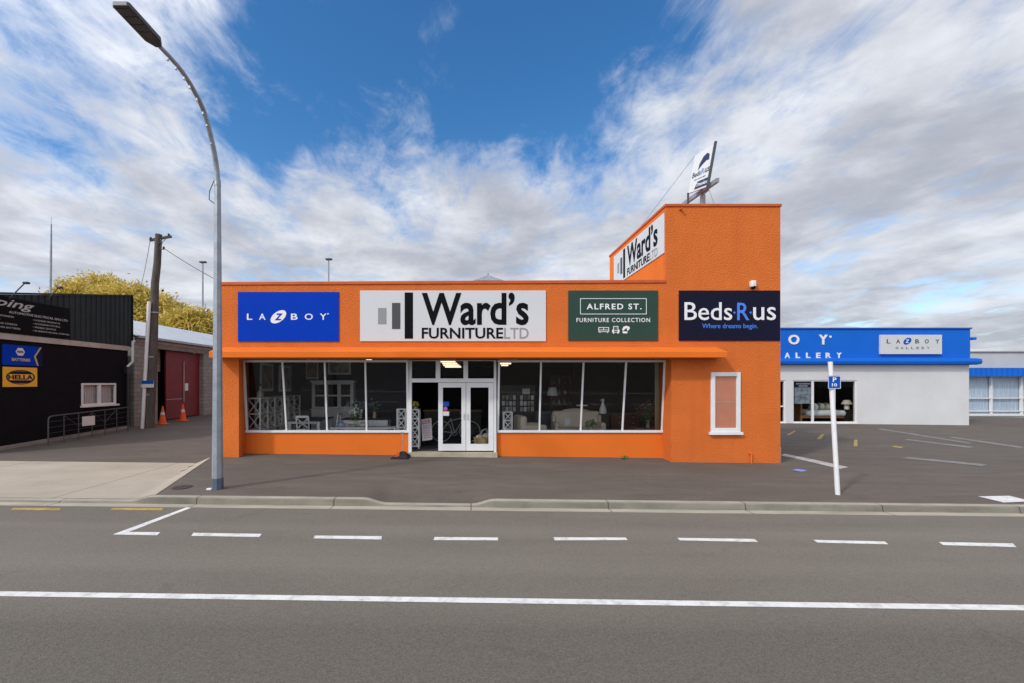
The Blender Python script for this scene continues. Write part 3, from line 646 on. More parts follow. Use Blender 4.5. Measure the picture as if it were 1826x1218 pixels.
mb = MB(); mb.slab([P(x, y, SY) for x, y in ((1109, 588), (1112, 582.5), (1117, 581), (1122.5, 583), (1123, 586), (1119, 590.5), (1117.5, 587.5), (1119, 585.5), (1115, 586), (1112, 590))], (0, -.005, 0)); mb.slab([P(x, y, SY) for x, y in ((1109.5, 590.5), (1119.5, 591.5), (1118, 594.5), (1111, 594.5))], (0, -.005, 0)); mb.build('icon', 'white_ink', s)
s = board('wall_sign', 'dark navy sign board with white and light blue letters on the tower front', 1211, 518, 1391.3, 607.5, 'navy_sign')
mb = MB(); ftext(mb, 'Beds', 1220.5, 539, 1305.5, 571, SY, bold=.004); ftext(mb, 'us', 1343, 547.5, 1383.5, 571, SY, bold=.004); mb.build('lettering', 'white_ink', s)
mb = MB(); ftext(mb, 'R', 1314.5, 540, 1336, 571, SY, bold=.006); ftext(mb, 'Where dreams begin.', 1252, 577, 1351, 588, SY); mb.build('lettering', 'sky_ink', s)
for x in (1309.5, 1338.5): mb = MB(); mb.slab([P(x - 2.2, 557.5, SY), P(x, 555, SY), P(x + 2.2, 557.5, SY), P(x, 560, SY)], (0, -.005, 0)); mb.build('dot', 'sky_ink', s)
# sign on the tower's left wall
WX = XT0 - .03
t = thing('wall_sign', 'white sign board with black letters high on the left wall of the tower', 'sign', (WX, 14.6, 4.9), 'sign boards along the orange facade')
ya_, yb_ = WX * FX / (1094.5 - CX), F + .06
zt, zb = P(1185, 378, F).z, P(1186, 450, F).z
mb = MB(); mb.box(WX, WX + .028, yb_, ya_, zb, zt); mb.build('panel', 'white_sign', t, bevel=.003)
wT, hT = ya_ - yb_, zt - zb
def pt(mb, tx, u0, v0, u1, v1, **k): put_text(mb, tx, (WX, ya_ - wT * u0, zt - hT * v1), (0, -1, 0), UZ, wT * (u1 - u0), hT * (v1 - v0), **k)
def rt(mb, u0, v0, u1, v1): mb.box(WX - .005, WX, ya_ - wT * u1, ya_ - wT * u0, zt - hT * v1, zt - hT * v0)
wards(t, pt, rt)
# roof-top sign
nb, ntp = P(1262, 332, 14.4), P(1276, 254, 14.4); Yf = 15.06; fb = P(1227, 345, Yf); ftp = fb + (ntp - nb) * .90
base = P(1253, 365, 15.1); base.z = zTT - .45
rs = thing('roof_sign', 'tilted white board with a navy crest mounted on a post above the tower roof', 'sign', tuple(base))
nn = (fb - nb).cross(ntp - nb).normalized()
if nn.x > 0: nn.negate()
mb = MB(); mb.slab([nb, ntp, ftp, fb], nn * -.05); mb.build('panel', 'white_sign', rs)
def rp(u, v):   # u from far (left) to near, v from bottom to top
    return fb.lerp(nb, u).lerp(ftp.lerp(ntp, u), v)
def rtext(mb, tx, u0, v0, u1, v1, **k):
    o = rp(u0, v0) + nn * .004; U = rp(u1, v0) - rp(u0, v0); V = rp(u0, v1) - rp(u0, v0); put_text(mb, tx, o, U.normalized(), V.normalized(), U.length, V.length, t=.004, **k)
mb = MB(); mb.slab([rp(u, v) + nn * .004 for u, v in ((.32, .52), (.36, .68), (.50, .82), (.68, .86), (.80, .80), (.82, .66), (.70, .68), (.58, .64), (.46, .60))], nn * .004); rtext(mb, 'Beds', .08, .37, .50, .51, bold=.01); rtext(mb, 'us', .70, .37, .93, .48, bold=.01); rtext(mb, 'Where dreams begin.', .2, .27, .8, .31)
mb.slab([rp(u, v) + nn * .004 for u, v in ((.30, .04), (.97, .04), (.97, .22), (.42, .22))], nn * .004)
lt = mb.build('lettering', mat('faded_navy_vinyl', (.028, .042, .10), .6, .05, spec=.1), rs)
mb = MB(); rtext(mb, 'R', .53, .37, .68, .51, bold=.01); mb.build('lettering', 'sky_ink', rs)
o = rp(.42, .09) + nn * .0085; U = rp(.95, .09) - rp(.42, .09); V = rp(.42, .18) - rp(.42, .09)
mb = MB(); put_text(mb, 'Dreamland', o, U.normalized(), V.normalized(), U.length, V.length, bold=.01, t=.004); mb.build('lettering', 'white_ink', lt)
mb = MB(); e0, e1 = nb - (ntp - nb) * .07, ntp + (ntp - nb) * .02; mb.beam(e0, e1, .07, .07); mb.beam(fb - UZ * .4, fb + UZ * .02, .05, .05)
mb.build('upright', 'galv_dark', rs)
bx = 8.13; n0, n1 = P(1280, 321, 14.1), P(1219, 364, 16.3); mb = MB(); mb.beam(n0, n1, .10, .14, (0, 0, 1)); mb.build('beam', 'galv', rs)
mb = MB(); q = P(1253, 340, 15.1); mb.tube([(q.x, 15.1, zTT - .45), (q.x, 15.1, q.z - .03)], .09, 12); mb.box(q.x - .15, q.x + .15, 14.95, 15.25, q.z - .06, q.z); mb.build('post', 'galv', rs)
mb = MB(); mb.tube([ftp, (XT0 + .3, 16.9, zTT)], .006, 5); mb.tube([nb, P(1275, 368, 14.0)], .006, 5); mb.build('guy_wire', 'galv_dark', rs)
# security camera
q = P(1339.5, 512, F); t = thing('security_camera', 'small white dome security camera above the navy sign on the tower', 'camera', (q.x, F, q.z))
mb = MB(); mb.rbox(q.x - .07, q.x + .07, F - .14, F - .002, q.z - .02, q.z + .17, .03); mb.build('housing', 'plastic_white', t, smooth=True)
mb = MB(); mb.ball((q.x + .01, F - .085, q.z - .02), .06, .06, .06); mb.build('lens', 'black_ink', t, smooth='all')

# ------------------------------------------------------------------ inside the shop
tub = None
for i, (px0, px1, Y) in enumerate(((652, 664, 16.2), (706, 721, 18.8), (783, 813, 17.2), (788, 816, 19.0), (790, 820, 21.), (793, 823, 23.2), (892, 922, 17.2), (890, 912, 19.0), (893, 907, 21.))):
    x0, x1 = P(px0, 0, Y).x, P(px1, 0, Y).x; c = ((x0 + x1) / 2, Y, 3.28)
    names = ['short lit tube on the ceiling above the window display of dining furniture', 'lit tube on the ceiling, second along from the left in the left display window', 'lit ceiling tube nearest the glass above the entrance doors', 'second lit ceiling tube back above the entrance', 'third lit ceiling tube back above the entrance', 'farthest lit ceiling tube above the entrance', 'lit ceiling tube nearest the glass at the top left of the right display window', 'second lit ceiling tube at the top left of the right display window', 'farthest lit ceiling tube at the top left of the right display window']
    t = thing('ceiling_light', names[i], 'ceiling light', c, 'lit tubes on the shop ceiling')
    mb = MB(); mb.box(x0, x1, Y - .06, Y + .06, 3.32, 3.415); mb.build('housing', 'plastic_white', t)
    mb = MB(); mb.tube([(x0 + .02, Y, 3.29), (x1 - .02, Y, 3.29)], .03, 8); mb.build('tube', 'tube', t)

def xpanel(mb, a, b, z0, z1, th=.025):      # rectangle with a cross, from plan point a to b
    a, b = Vector(a), Vector(b)
    lo = lambda p, z: Vector((p.x, p.y, z)); d = (b - a).normalized(); nn_ = Vector((-d.y, d.x, 0))
    mb.beam(lo(a, z0), lo(b, z1), th, th, nn_); mb.beam(lo(b, z0) + nn_ * .003, lo(a, z1) + nn_ * .003, th, th, nn_)
def xshelf(label, cx, cy, w, d, zb, zt, tiers, group='white cross-frame shelf stands'):
    t = thing('shelf_stand', label, 'shelf', (cx, cy, zb), group)
    mb = MB()
    for sx in (-1, 1):
        for sy in (-1, 1): mb.box(cx + sx * w / 2 - .02, cx + sx * w / 2 + .02, cy + sy * d / 2 - .02, cy + sy * d / 2 + .02, zb, zt - .03)
    mb.build('frame', 'furn_white', t)
    hh = (zt - zb - .1) / tiers
    for k in range(tiers + 1):
        z = zb + .08 + k * hh; mb = MB(); mb.box(cx - w / 2 - .015, cx + w / 2 + .015, cy - d / 2 - .021, cy + d / 2 + .021, z - .02, z + .012); mb.build('shelf', 'furn_white', t)
    mb = MB()
    for k in range(tiers):
        z = zb + .08 + k * hh
        xpanel(mb, (cx - w / 2 + .02, cy - d / 2, 0), (cx + w / 2 - .02, cy - d / 2, 0), z + .012, z + hh - .02)
        for sx in (-1, 1): xpanel(mb, (cx + sx * w / 2, cy - d / 2 + .02, 0), (cx + sx * w / 2, cy + d / 2 - .02, 0), z + .012, z + hh - .02)
    mb.build('cross_brace', 'furn_white', t); return t
q = P(717, 728, 13.6); xshelf('white cross-frame shelf stand at the right end of the left display window', q.x, 13.6, .26, .3, FLOOR, q.z, 4)
q = P(740.5, 729, 13.55); xshelf('tall white cross-frame shelf stand just inside the open doorway', q.x, 13.6, .24, .3, FLOOR, q.z, 4)
q = P(905, 733, 13.6); xshelf('white cross-frame shelf stand at the left end of the right display window', q.x, 13.6, .26, .3, FLOOR, q.z, 4)
# bookcases along the navy wall
wx = XL + .28
for i, (y0, y1) in enumerate(((13.35, 14.35), (14.38, 15.38), (15.41, 16.41))):
    lb = ['low white cross-sided bookcase along the navy wall, nearest the window glass', 'low white cross-sided bookcase along the navy wall, second from the window glass', 'low white cross-sided bookcase along the navy wall, farthest from the window glass'][i]
    t = thing('bookcase', lb, 'bookcase', (wx + .2, (y0 + y1) / 2, FLOOR), 'white bookcases along the navy wall')
    zt = 1.98; d = .42; mb = MB()
    for y in (y0, (y0 + y1) / 2, y1):
        for x in (wx + .02, wx + d): mb.box(x - .022, x + .022, y - .022, y + .022, FLOOR, zt - .03)
    mb.build('frame', 'furn_white', t)
    for k in range(4):
        z = FLOOR + .12 + k * .49; mb = MB(); mb.box(wx, wx + d + .025, y0 - .012, y1 + .012, z - .02, z + .015); mb.build('shelf', 'furn_white', t)
    mb = MB()
    for k in range(3):
        z = FLOOR + .12 + k * .49
        for y in (y0, (y0 + y1) / 2, y1): xpanel(mb, (wx + .04, y, 0), (wx + d - .02, y, 0), z + .015, z + .47)
    mb.build('cross_brace', 'furn_white', t)
# lamps and ornaments on the bookcases
c = Vector((wx + .22, 13.75, 1.88)); t = thing('table_lamp', 'dark glass bottle lamp on the bookcase nearest the window', 'lamp', tuple(c))
mb = MB(); mb.lathe(c, [(.07, 0), (.11, .1), (.10, .25), (.03, .33), (.025, .45)], 14); mb.build('body', 'china', t, smooth=True)
mb = MB(); mb.lathe(c + UZ * .45, [(.04, 0), (.035, .06), (.01, .09)], 12); mb.build('stopper', 'grey_fabric', t, smooth=True)
# pictures
def picture(label, pts, n, m):
    c = sum((Vector(p) for p in pts), Vector()) / 4; t = thing('framed_picture', label, 'picture', tuple(c), 'framed pictures on the navy walls'); n = Vector(n)
    mb = MB(); mb.slab(pts, n * .03); mb.build('frame', 'furn_white', t)
    q = [c + (Vector(p) - c) * .82 + n * .031 for p in pts]; mb = MB(); mb.slab(q, n * .004); mb.build('print', m, t)
picture('framed brown print on the navy side wall behind the bookcases', [(XL + .262, y, z) for y, z in ((14.2, 2.15), (15.1, 2.15), (15.1, 3.1), (14.2, 3.1))], (1, 0, 0), 'art1')
picture('framed pale print on the navy side wall, second from the window glass', [(XL + .262, y, z) for y, z in ((15.6, 2.1), (16.6, 2.1), (16.6, 3.1), (15.6, 3.1))], (1, 0, 0), 'art2')
picture('framed print of white blossoms on the navy rear wall', [P(x, y, 17.59) for x, y in ((585, 668), (626, 668), (626, 636), (585, 636))], (0, -1, 0), 'art2')
picture('narrow framed print on the navy rear wall, left of the blossom print', [P(x, y, 17.59) for x, y in ((546, 676), (568, 676), (568, 641), (546, 641))], (0, -1, 0), 'art1')
# display cabinet
t = thing('display_cabinet', 'white display cabinet with glazed doors against the navy rear wall', 'cabinet', tuple(P(592, 760, 17.3)))
a, b = P(556, 682, 17.2), P(630, 683, 17.2); z0 = 1.35
mb = MB(); mb.box(a.x, b.x, 17.15, 17.55, FLOOR, z0); mb.box(a.x - .04, b.x + .04, 17.1, 17.58, z0, z0 + .04)
mb.box(a.x, a.x + .05, 17.2, 17.55, z0 + .04, a.z); mb.box(b.x - .05, b.x, 17.2, 17.55, z0 + .04, a.z); mb.box(a.x - .05, b.x + .05, 17.15, 17.58, a.z, a.z + .08); mb.box(a.x + .05, b.x - .05, 17.5, 17.55, z0 + .04, a.z); mb.build('carcass', 'furn_white', t)
w3 = (b.x - a.x - .1) / 3
for k in range(3):
    x0 = a.x + .05 + k * w3; mb = MB(); zz0, zz1 = z0 + .05, a.z - .01
    for q in ((x0 + .005, x0 + .07, zz0, zz1), (x0 + w3 - .07, x0 + w3 - .005, zz0, zz1), (x0 + .07, x0 + w3 - .07, zz0, zz0 + .07), (x0 + .07, x0 + w3 - .07, zz1 - .07, zz1), (x0 + .07, x0 + w3 - .07, (zz0 + zz1) / 2 - .03, (zz0 + zz1) / 2 + .03)): mb.box(q[0], q[1], 17.2, 17.23, q[2], q[3])
    d = mb.build('door', 'furn_white', t); mb = MB(); mb.box(x0 + .07, x0 + w3 - .07, 17.235, 17.24, zz0 + .07, zz1 - .07); mb.build('pane', 'dark', d)
# dining table and chairs
q = P(548, 748, 14.5); tz = q.z; t = thing('dining_table', 'dining table with dark top and thick white legs in the left display window', 'table', (q.x, 14.5, FLOOR))
mb = MB(); mb.box(q.x - .55, q.x + .55, 14.15, 15.6, tz - .035, tz); mb.build('tabletop', 'furn_black', t)
mb = MB(); mb.box(q.x - .5, q.x + .5, 14.2, 14.23, tz - .12, tz - .035); mb.box(q.x - .5, q.x + .5, 15.52, 15.55, tz - .12, tz - .035); mb.build('apron', 'furn_white', t)
for sx in (-1, 1):
    for y in (14.24, 15.5): mb = MB(); mb.box(q.x + sx * .48 - .05, q.x + sx * .48 + .05, y - .05, y + .05, FLOOR, tz - .035); mb.build('leg', 'furn_white', t)
def chair(label, cx, cy, ang):
    t = thing('dining_chair', label, 'chair', (cx, cy, FLOOR), 'white cross-back dining chairs')
    Rm = Matrix.Rotation(ang, 4, 'Z'); T = Matrix.Translation((cx, cy, FLOOR)) @ Rm
    def put(mb0): mb0.v = [T @ v for v in mb0.v]; return mb0
    mb = MB(); mb.rbox(-.22, .22, -.21, .21, .44, .48, .015); put(mb).build('seat', 'furn_white', t)
    for sx in (-1, 1):
        mb = MB(); mb.beam((sx * .19, .18, 0), (sx * .19, .18, .44), .04); put(mb).build('leg', 'furn_white', t)
        mb = MB(); mb.beam((sx * .19, -.19, 0), (sx * .19, -.19, .46), .04); mb.beam((sx * .19, -.19, .46), (sx * .2, -.28, 1.0), .04); put(mb).build('leg', 'furn_white', t)
    mb = MB(); pt_ = lambda s_, z: Vector((s_ * .19, -.19 - (z - .46) * .165, z))
    mb.beam(pt_(-1.05, .98), pt_(1.05, .98), .07, .03); mb.beam(pt_(-1, .56), pt_(1, .56), .035, .025); mb.beam(pt_(-1, .58), pt_(1, .94), .03, .02); mb.beam(pt_(1, .58), pt_(-1, .94), .03, .024); put(mb).build('backrest', 'furn_white', t)
    return t
q = P(544, 750, 14.0); chair('white cross-back dining chair with its back to the window glass', q.x, 14.05, 0)
q = P(527, 750, 14.9); chair('white cross-back dining chair at the left side of the dark-topped table', q.x - .25, 14.9, -math.pi / 2)
q = P(592, 750, 14.9); chair('white cross-back dining chair at the right side of the dark-topped table', q.x, 14.9, math.pi / 2)
# display ledge and china
t = thing('display_table', 'long low white display table behind the left window glass', 'table', (-3.6, 13.55, FLOOR))
mb = MB(); mb.box(-4.4, -2.35, 13.32, 13.8, 1.0, 1.04); mb.build('tabletop', 'furn_white', t)
for x in (-4.35, -2.4):
    for y in (13.36, 13.76): mb = MB(); mb.box(x - .025, x + .025, y - .025, y + .025, FLOOR, 1.0); mb.build('leg', 'furn_white', t)
def pot(name, label, cat, px, m, prof, spout=False, Y=13.5, z=1.04, grp='china on the display table'):
    q = P(px, 0, Y); t = thing(name, label, cat, (q.x, Y, z), grp); mb = MB(); mb.lathe((q.x, Y, z), prof, 16); mb.build('bowl' if not spout else 'body', m, t, smooth=True)
    if spout:
        mb = MB(); mb.tube([(q.x - .08, Y, z + .05), (q.x - .14, Y, z + .09), (q.x - .17, Y, z + .14)], [.022, .016, .012], 8); mb.build('spout', m, t, smooth=True)
        mb = MB(); mb.tube([(q.x + .08, Y, z + .12), (q.x + .15, Y, z + .12), (q.x + .15, Y, z + .05), (q.x + .08, Y, z + .04)], .011, 8); mb.build('handle', m, t, smooth=True)
TP = [(.05, 0), (.09, .03), (.105, .08), (.085, .13), (.05, .15), (.02, .165), (.015, .185)]; BP = [(.04, 0), (.05, .012), (.09, .05), (.11, .09), (.10, .09), (.02, .03)]
pot('teapot', 'pale blue teapot on the white display table', 'teapot', 609, 'china_blue', TP, True)
pot('bowl', 'cream china bowl beside the pale blue teapot', 'bowl', 620, 'china', BP)
pot('bowl', 'cream china bowl under the white flowers', 'bowl', 629, 'china', BP, Y=13.42)
pot('teapot', 'cream teapot on the white display table right of the white flowers', 'teapot', 648, 'china', TP, True)
def bunch(name, label, cat, base, vase_h, vase_m, petal, spread, n, leafy=True, stem=.25, pr=.045, grp=None):
    t = thing(name, label, cat, tuple(base), grp); mb = MB(); b = Vector(base)
    mb.lathe(b, [(.05, 0), (.065, .04), (.05, vase_h * .7), (.06, vase_h), (.05, vase_h - .005)], 14); mb.build('vase', vase_m, t, smooth=True)
    top = b + UZ * (vase_h + stem); st = MB(); fl = MB(); lf = MB()
    for k in range(n):
        v = Vector((random.gauss(0, 1), random.gauss(0, 1), random.gauss(0, .7))).normalized() * spread * random.uniform(.4, 1); p = top + v
        st.tube([b + UZ * vase_h * .9, (b + UZ * vase_h).lerp(p, .5) + UZ * .03, p], .004, 5); fl.ball(p, pr, pr, pr * .8, 8, 5, .25)
        for j in range(3):
            w = top + Vector((random.gauss(0, 1), random.gauss(0, 1), random.gauss(0, .8))).normalized() * spread * random.uniform(.3, 1) - UZ * .08
            dd = Vector((random.gauss(0, 1), random.gauss(0, 1), random.gauss(0, .5))).normalized() * .07; ee = dd.cross(UZ).normalized() * .025
            lf.slab([w - dd, w - ee, w + dd, w + ee], (0, 0, .002))
    st.build('stem', 'leaf', t); fl.build('flower', petal, t, smooth='all')
    if leafy: lf.build('foliage', 'leaf', t)
    return t
bunch('flower_vase', 'vase of white flowers on the display table in the left window', 'flowers', (P(634, 0, 13.6).x, 13.6, 1.04), .22, 'shopglass', 'petal_white', .22, 26)
bunch('flower_vase', 'blue hydrangea bunch behind the white flowers in the left window', 'flowers', (P(643, 0, 14.6).x, 14.6, 1.22), .2, 'china', 'petal_blue', .24, 22)
bunch('flower_vase', 'muted blue and green flower bunch right of the white flowers', 'flowers', (P(668, 0, 14.8).x, 14.8, 1.22), .2, 'china', 'petal_blue', .24, 14)
t = thing('sideboard', 'white sideboard with dark top behind the white flowers', 'sideboard', (P(655, 0, 14.7).x, 14.7, FLOOR)); x = P(655, 0, 14.7).x
mb = MB(); mb.box(x - .75, x + .75, 14.45, 15.0, FLOOR + .1, 1.18); mb.build('carcass', 'furn_white', t)
mb = MB(); mb.box(x - .8, x + .8, 14.4, 15.05, 1.18, 1.22); mb.build('top', 'furn_black', t)
for k in range(3):
    x0 = x - .72 + k * .48; mb = MB(); mb.box(x0 + .01, x0 + .47, 14.43, 14.45, .6, 1.12); d = mb.build('drawer', 'furn_white', t); mb = MB(); mb.ball((x0 + .24, 14.42, .95), .018); mb.build('knob', 'black_steel', d)
# doorway things
q = P(741, 729, 13.6); bunch('flower_pot', 'yellow flowers in a pot on the shelf stand inside the doorway', 'flowers', (q.x, 13.6, q.z), .1, 'china', 'petal_yellow', .1, 14, True, .05, .035)
q0 = P(752, 787, 13.7); t = thing('notice_board', 'white leaning notice board with red and blue writing inside the doorway', 'sign', (P(763, 0, 13.8).x, 13.9, FLOOR))
bl, br, tr_, tl = P(753, 786.5, 13.75), P(771, 784, 13.75), P(769, 745.5, 14.0), P(751, 748, 14.0)
mb = MB(); mb.slab([bl, br, tr_, tl], (0, .02, 0)); mb.build('panel', 'paper', t)
def nt_(mb, tx, u0, v0, u1, v1, **k):
    f = lambda u, v: bl.lerp(br, u).lerp(tl.lerp(tr_, u), v) + Vector((0, -.003, 0)); o = f(u0, v0); put_text(mb, tx, o, (f(u1, v0) - o).normalized(), (f(u0, v1) - o).normalized(), (f(u1, v0) - o).length, (f(u0, v1) - o).length, t=.003, **k)
mb = MB(); nt_(mb, 'LOOK', .08, .76, .92, .95, bold=.03); [nt_(mb, w_, .2, .42 - k * .105, .85, .475 - k * .105, bold=.01) for k, w_ in enumerate(('A GREAT', 'RANGE OF', 'CLEARANCE', 'STOCK'))]; mb.build('lettering', 'red_ink', t)
mb = MB(); nt_(mb, 'IN STORE', .15, .65, .85, .70, bold=.01); nt_(mb, 'SPECIALS', .15, .54, .85, .60, bold=.01); mb.build('lettering', 'roadblue', t)
mb = MB(); mb.beam(tl.lerp(tr_, .5) + Vector((0, .03, 0)), (tl.lerp(tr_, .5).x, 14.35, FLOOR), .03); mb.build('prop_leg', 'furn_black', t)
t = thing('wicker_basket', 'wicker basket of pale cushions behind the right-hand door glass', 'basket', (P(860, 0, 13.45).x, 13.45, FLOOR)); c = Vector((P(860, 0, 13.45).x, 13.45, FLOOR))
mb = MB(); mb.lathe(c, [(.22, 0), (.25, .12), (.27, .34), (.28, .36), (.25, .36), (.22, .1)], 20); mb.build('body', 'wicker', t, smooth=True)
mb = MB(); mb.ball(c + Vector((-.08, 0, .36)), .13, .13, .08, jit=.05); mb.ball(c + Vector((.12, 0, .40)), .13, .12, .09, jit=.05); mb.build('cushion', 'cream_fabric', t, smooth='all')
mb = MB(); mb.tube([c + Vector((-.05, 0, .44)), c + Vector((.0, .05, .56)), c + Vector((.13, .05, .62)), c + Vector((.17, 0, .5))], .03, 8); mb.build('scarf', 'sage', t, smooth=True)
# bicycle
by = 15.1; t = thing('bicycle', 'pale green bicycle standing behind the glass of the entrance doors', 'bicycle', (P(815, 0, by).x, by, FLOOR)); w0, w1 = P(787, 0, by).x, P(838, 0, by).x; rw = .36; zc = FLOOR + rw
for wx_ in (w0, w1):
    mb = MB(); mb.tube([(wx_ + rw * math.cos(a), by, zc + rw * math.sin(a)) for a in np.linspace(0, 2 * math.pi, 33)], .018, 8); w_ = mb.build('wheel', 'mint', t, smooth=True)
    mb = MB(); [mb.tube([(wx_, by, zc), (wx_ + rw * math.cos(a), by, zc + rw * math.sin(a))], .003, 4) for a in np.linspace(0, 2 * math.pi, 13)[:-1]]; mb.build('spokes', 'galv', w_)
bbk = Vector((w0 + .47, by, FLOOR + .3)); st_ = Vector((w0 + .33, by, FLOOR + .82)); hd = Vector((w1 - .2, by, FLOOR + .85))
mb = MB(); [mb.tube(q, .018, 8) for q in ([(w0, by, zc), bbk], [bbk, st_], [bbk, hd], [st_ - UZ * .08, hd], [(w0, by, zc), st_ - UZ * .05], [hd + UZ * .1, hd, (w1, by, zc)])]; mb.build('frame', 'mint', t, smooth=True)
mb = MB(); mb.tube([hd + Vector((-.15, -.25, .16)), hd + Vector((0, -.2, .14)), hd + Vector((.02, 0, .1)), hd + Vector((0, .2, .14)), hd + Vector((-.15, .25, .16))], .012, 8); mb.build('handlebar', 'galv', t, smooth=True)
mb = MB(); mb.ball(st_ + UZ * .05, .13, .07, .04); mb.build('saddle', 'furn_black', t, smooth='all')
mb = MB(); mb.lathe(bbk + Vector((0, 0, 0)), [(.02, -.01), (.02, .01)], 8); mb.tube([bbk + Vector((.09 * math.cos(a), -.02, .09 * math.sin(a))) for a in np.linspace(0, 2 * math.pi, 17)], .012, 6); mb.build('crank', 'galv', t)
# long counter behind
t = thing('counter', 'long dark timber counter far inside the doorway', 'counter', (-.7, 17.5, FLOOR)); mb = MB(); mb.box(-1.9, .4, 17.3, 17.9, FLOOR, 1.28); mb.build('carcass', 'furn_black', t); mb = MB(); mb.box(-1.95, .45, 17.25, 17.95, 1.28, 1.33); mb.build('top', 'pine', t)
# right window
t = thing('brochure_rack', 'black rack of cards and brochures behind the right display window', 'rack', tuple(P(925, 765, 16.))); y = 16.; a, b = P(892, 740, y), P(955, 690, y)
mb = MB(); mb.box(a.x, b.x, y + .1, y + .14, FLOOR, 2.35); mb.build('back_panel', 'black_steel', t)
for r_ in range(3):
    zb_ = P(0, 734 - 10.5 * r_, y).z; sh = MB(); sh.box(a.x, b.x, y - .02, y + .1, zb_ - .025, zb_); s_ = sh.build('shelf', 'black_steel', t)
    for k in range(9):
        if k in (4,): continue
        x = a.x + .07 + k * (b.x - a.x - .1) / 9; mb = MB(); mb.box(x, x + .105, y + .03, y + .036, zb_ + .005, zb_ + .17 + random.uniform(-.01, .02)); mb.build('card', random.choice(['paper', 'art2', 'art1', 'paper']), s_)
q = P(938, 698, y); mb = MB(); mb.box(q.x - .14, q.x + .14, y - .02, y, q.z - .1, q.z + .1); mb.build('card', 'paper', t)
def armchair(name, label, cat, cx, cy, w, d, sh, bh, m, ang=0, wing=False, grp=None):
    t = thing(name, label, cat, (cx, cy, FLOOR), grp); T = Matrix.Translation((cx, cy, FLOOR)) @ Matrix.Rotation(ang, 4, 'Z')
    def put(mb0, n_): mb0.v = [T @ v for v in mb0.v]; return mb0.build(n_, m, t, smooth='all')
    mb = MB(); mb.rbox(-w / 2 + .1, w / 2 - .1, -d / 2, d / 2 - .1, .12, sh, .06, 4); put(mb, 'seat')
    mb = MB(); mb.rbox(-w / 2 + .04, w / 2 - .04, d / 2 - .24, d / 2, .15, bh, .09, 4)
    if wing: mb.ball((0, d / 2 - .12, bh - .03), w * .3, .1, .12)
    put(mb, 'backrest')
    for sx in (-1, 1):
        mb = MB(); mb.rbox(sx * (w / 2 - .08) - .09, sx * (w / 2 - .08) + .09, -d / 2 + .02, d / 2 - .05, .12, sh + .2, .08, 4)
        if wing: mb.rbox(sx * (w / 2 - .07) - .06, sx * (w / 2 - .07) + .06, d / 2 - .34, d / 2 - .02, sh, bh - .12, .05, 4)
        put(mb, 'armrest')
    for sx in (-1, 1):
        for sy in (-1, 1):
            mb = MB(); mb.beam((sx * (w / 2 - .12), sy * (d / 2 - .1), 0), (sx * (w / 2 - .12), sy * (d / 2 - .1), .14), .05); mb.v = [T @ v for v in mb.v]; mb.build('leg', 'furn_black', t)
    return t
armchair('armchair', 'cream armchair turned sideways at the left of the right display window', 'armchair', P(945, 0, 13.95).x, 13.95, .95, .9, .54, 1.02, 'cream_fabric', math.radians(100))
armchair('armchair', 'blue-grey tub armchair between the two cream seats', 'armchair', P(975, 0, 15.4).x, 15.4, .75, .75, .5, 1.05, 'grey_fabric', math.radians(20))
armchair('sofa', 'cream two-seat sofa with winged back in the right display window', 'sofa', P(1030, 0, 14.9).x, 14.9, 1.75, .85, .52, 1.08, 'cream_fabric', 0, True)
q = P(1012, 752, 14.4); t = tag(MB().box(q.x - .09, q.x + .09, 14.40, 14.41, q.z - .12, q.z + .1).build('price_card', 'paper', origin=q), 'white price card standing on the cream sofa seat', 'card')
t = thing('side_table', 'oval white tray table behind the sofa', 'side table', (P(1038, 0, 15.6).x, 15.6, FLOOR)); c = Vector((P(1038, 0, 15.6).x, 15.6, FLOOR)); zt = P(0, 723, 15.6).z - FLOOR
mb = MB(); mb.lathe(c + UZ * zt, [(.2, -.02), (.21, 0), (.21, .02), (.19, .02), (.18, .0)], 24, 1.0, .9); mb.build('tabletop', 'furn_white', t); mb = MB(); mb.lathe(c, [(.18, 0), (.05, .04), (.03, .1), (.03, zt - .02)], 12); mb.build('pedestal', 'furn_white', t)
# goose ornament on a dark stand
x = P(1075, 0, 15.2).x; t = thing('plant_stand', 'dark timber stand under the white goose ornament', 'stand', (x, 15.2, FLOOR)); zt = P(0, 738, 15.2).z
mb = MB(); mb.box(x - .2, x + .2, 15.0, 15.4, zt - .04, zt); mb.build('top', 'furn_black', t); mb = MB(); mb.box(x - .16, x + .16, 15.04, 15.36, FLOOR, zt - .04); mb.build('cabinet_body', 'furn_black', t)
t = tag(MB().lathe((x, 15.2, zt), [(.10, 0), (.12, .06), (.10, .2), (.055, .32), (.035, .40), (.035, .44), (.05, .48), (.04, .53), (.005, .55)], 14, 1.1, .9).tube([(x - .02, 15.2, zt + .5), (x - .11, 15.2, zt + .48)], [.02, .004], 6).build('goose_ornament', 'furn_white', smooth='all', origin=(x, 15.2, zt)), 'white long-necked goose ornament on a dark timber stand', 'ornament')
x = P(1053, 0, 13.9).x; bunch('potted_plant', 'green leafy plant in a pot before the cream sofa', 'plant', (x, 13.9, .86), .16, 'china', 'leaf', .2, 14, True, .12, .03)
t = thing('stool', 'small pale stool under the leafy plant', 'stool', (x, 13.9, FLOOR)); mb = MB(); mb.lathe((x, 13.9, .82), [(.18, 0), (.18, .04)], 16); mb.build('seat', 'furn_white', t)
for k in range(3): a = k * 2.1; mb = MB(); mb.beam((x + .14 * math.cos(a), 13.9 + .14 * math.sin(a), FLOOR), (x + .1 * math.cos(a), 13.9 + .1 * math.sin(a), .82), .03); mb.build('leg', 'furn_white', t)
x = P(1112, 0, 15.8).x; t = thing('chest_of_drawers', 'red-brown chest of drawers right of the white goose ornament', 'chest of drawers', (x, 15.8, FLOOR))
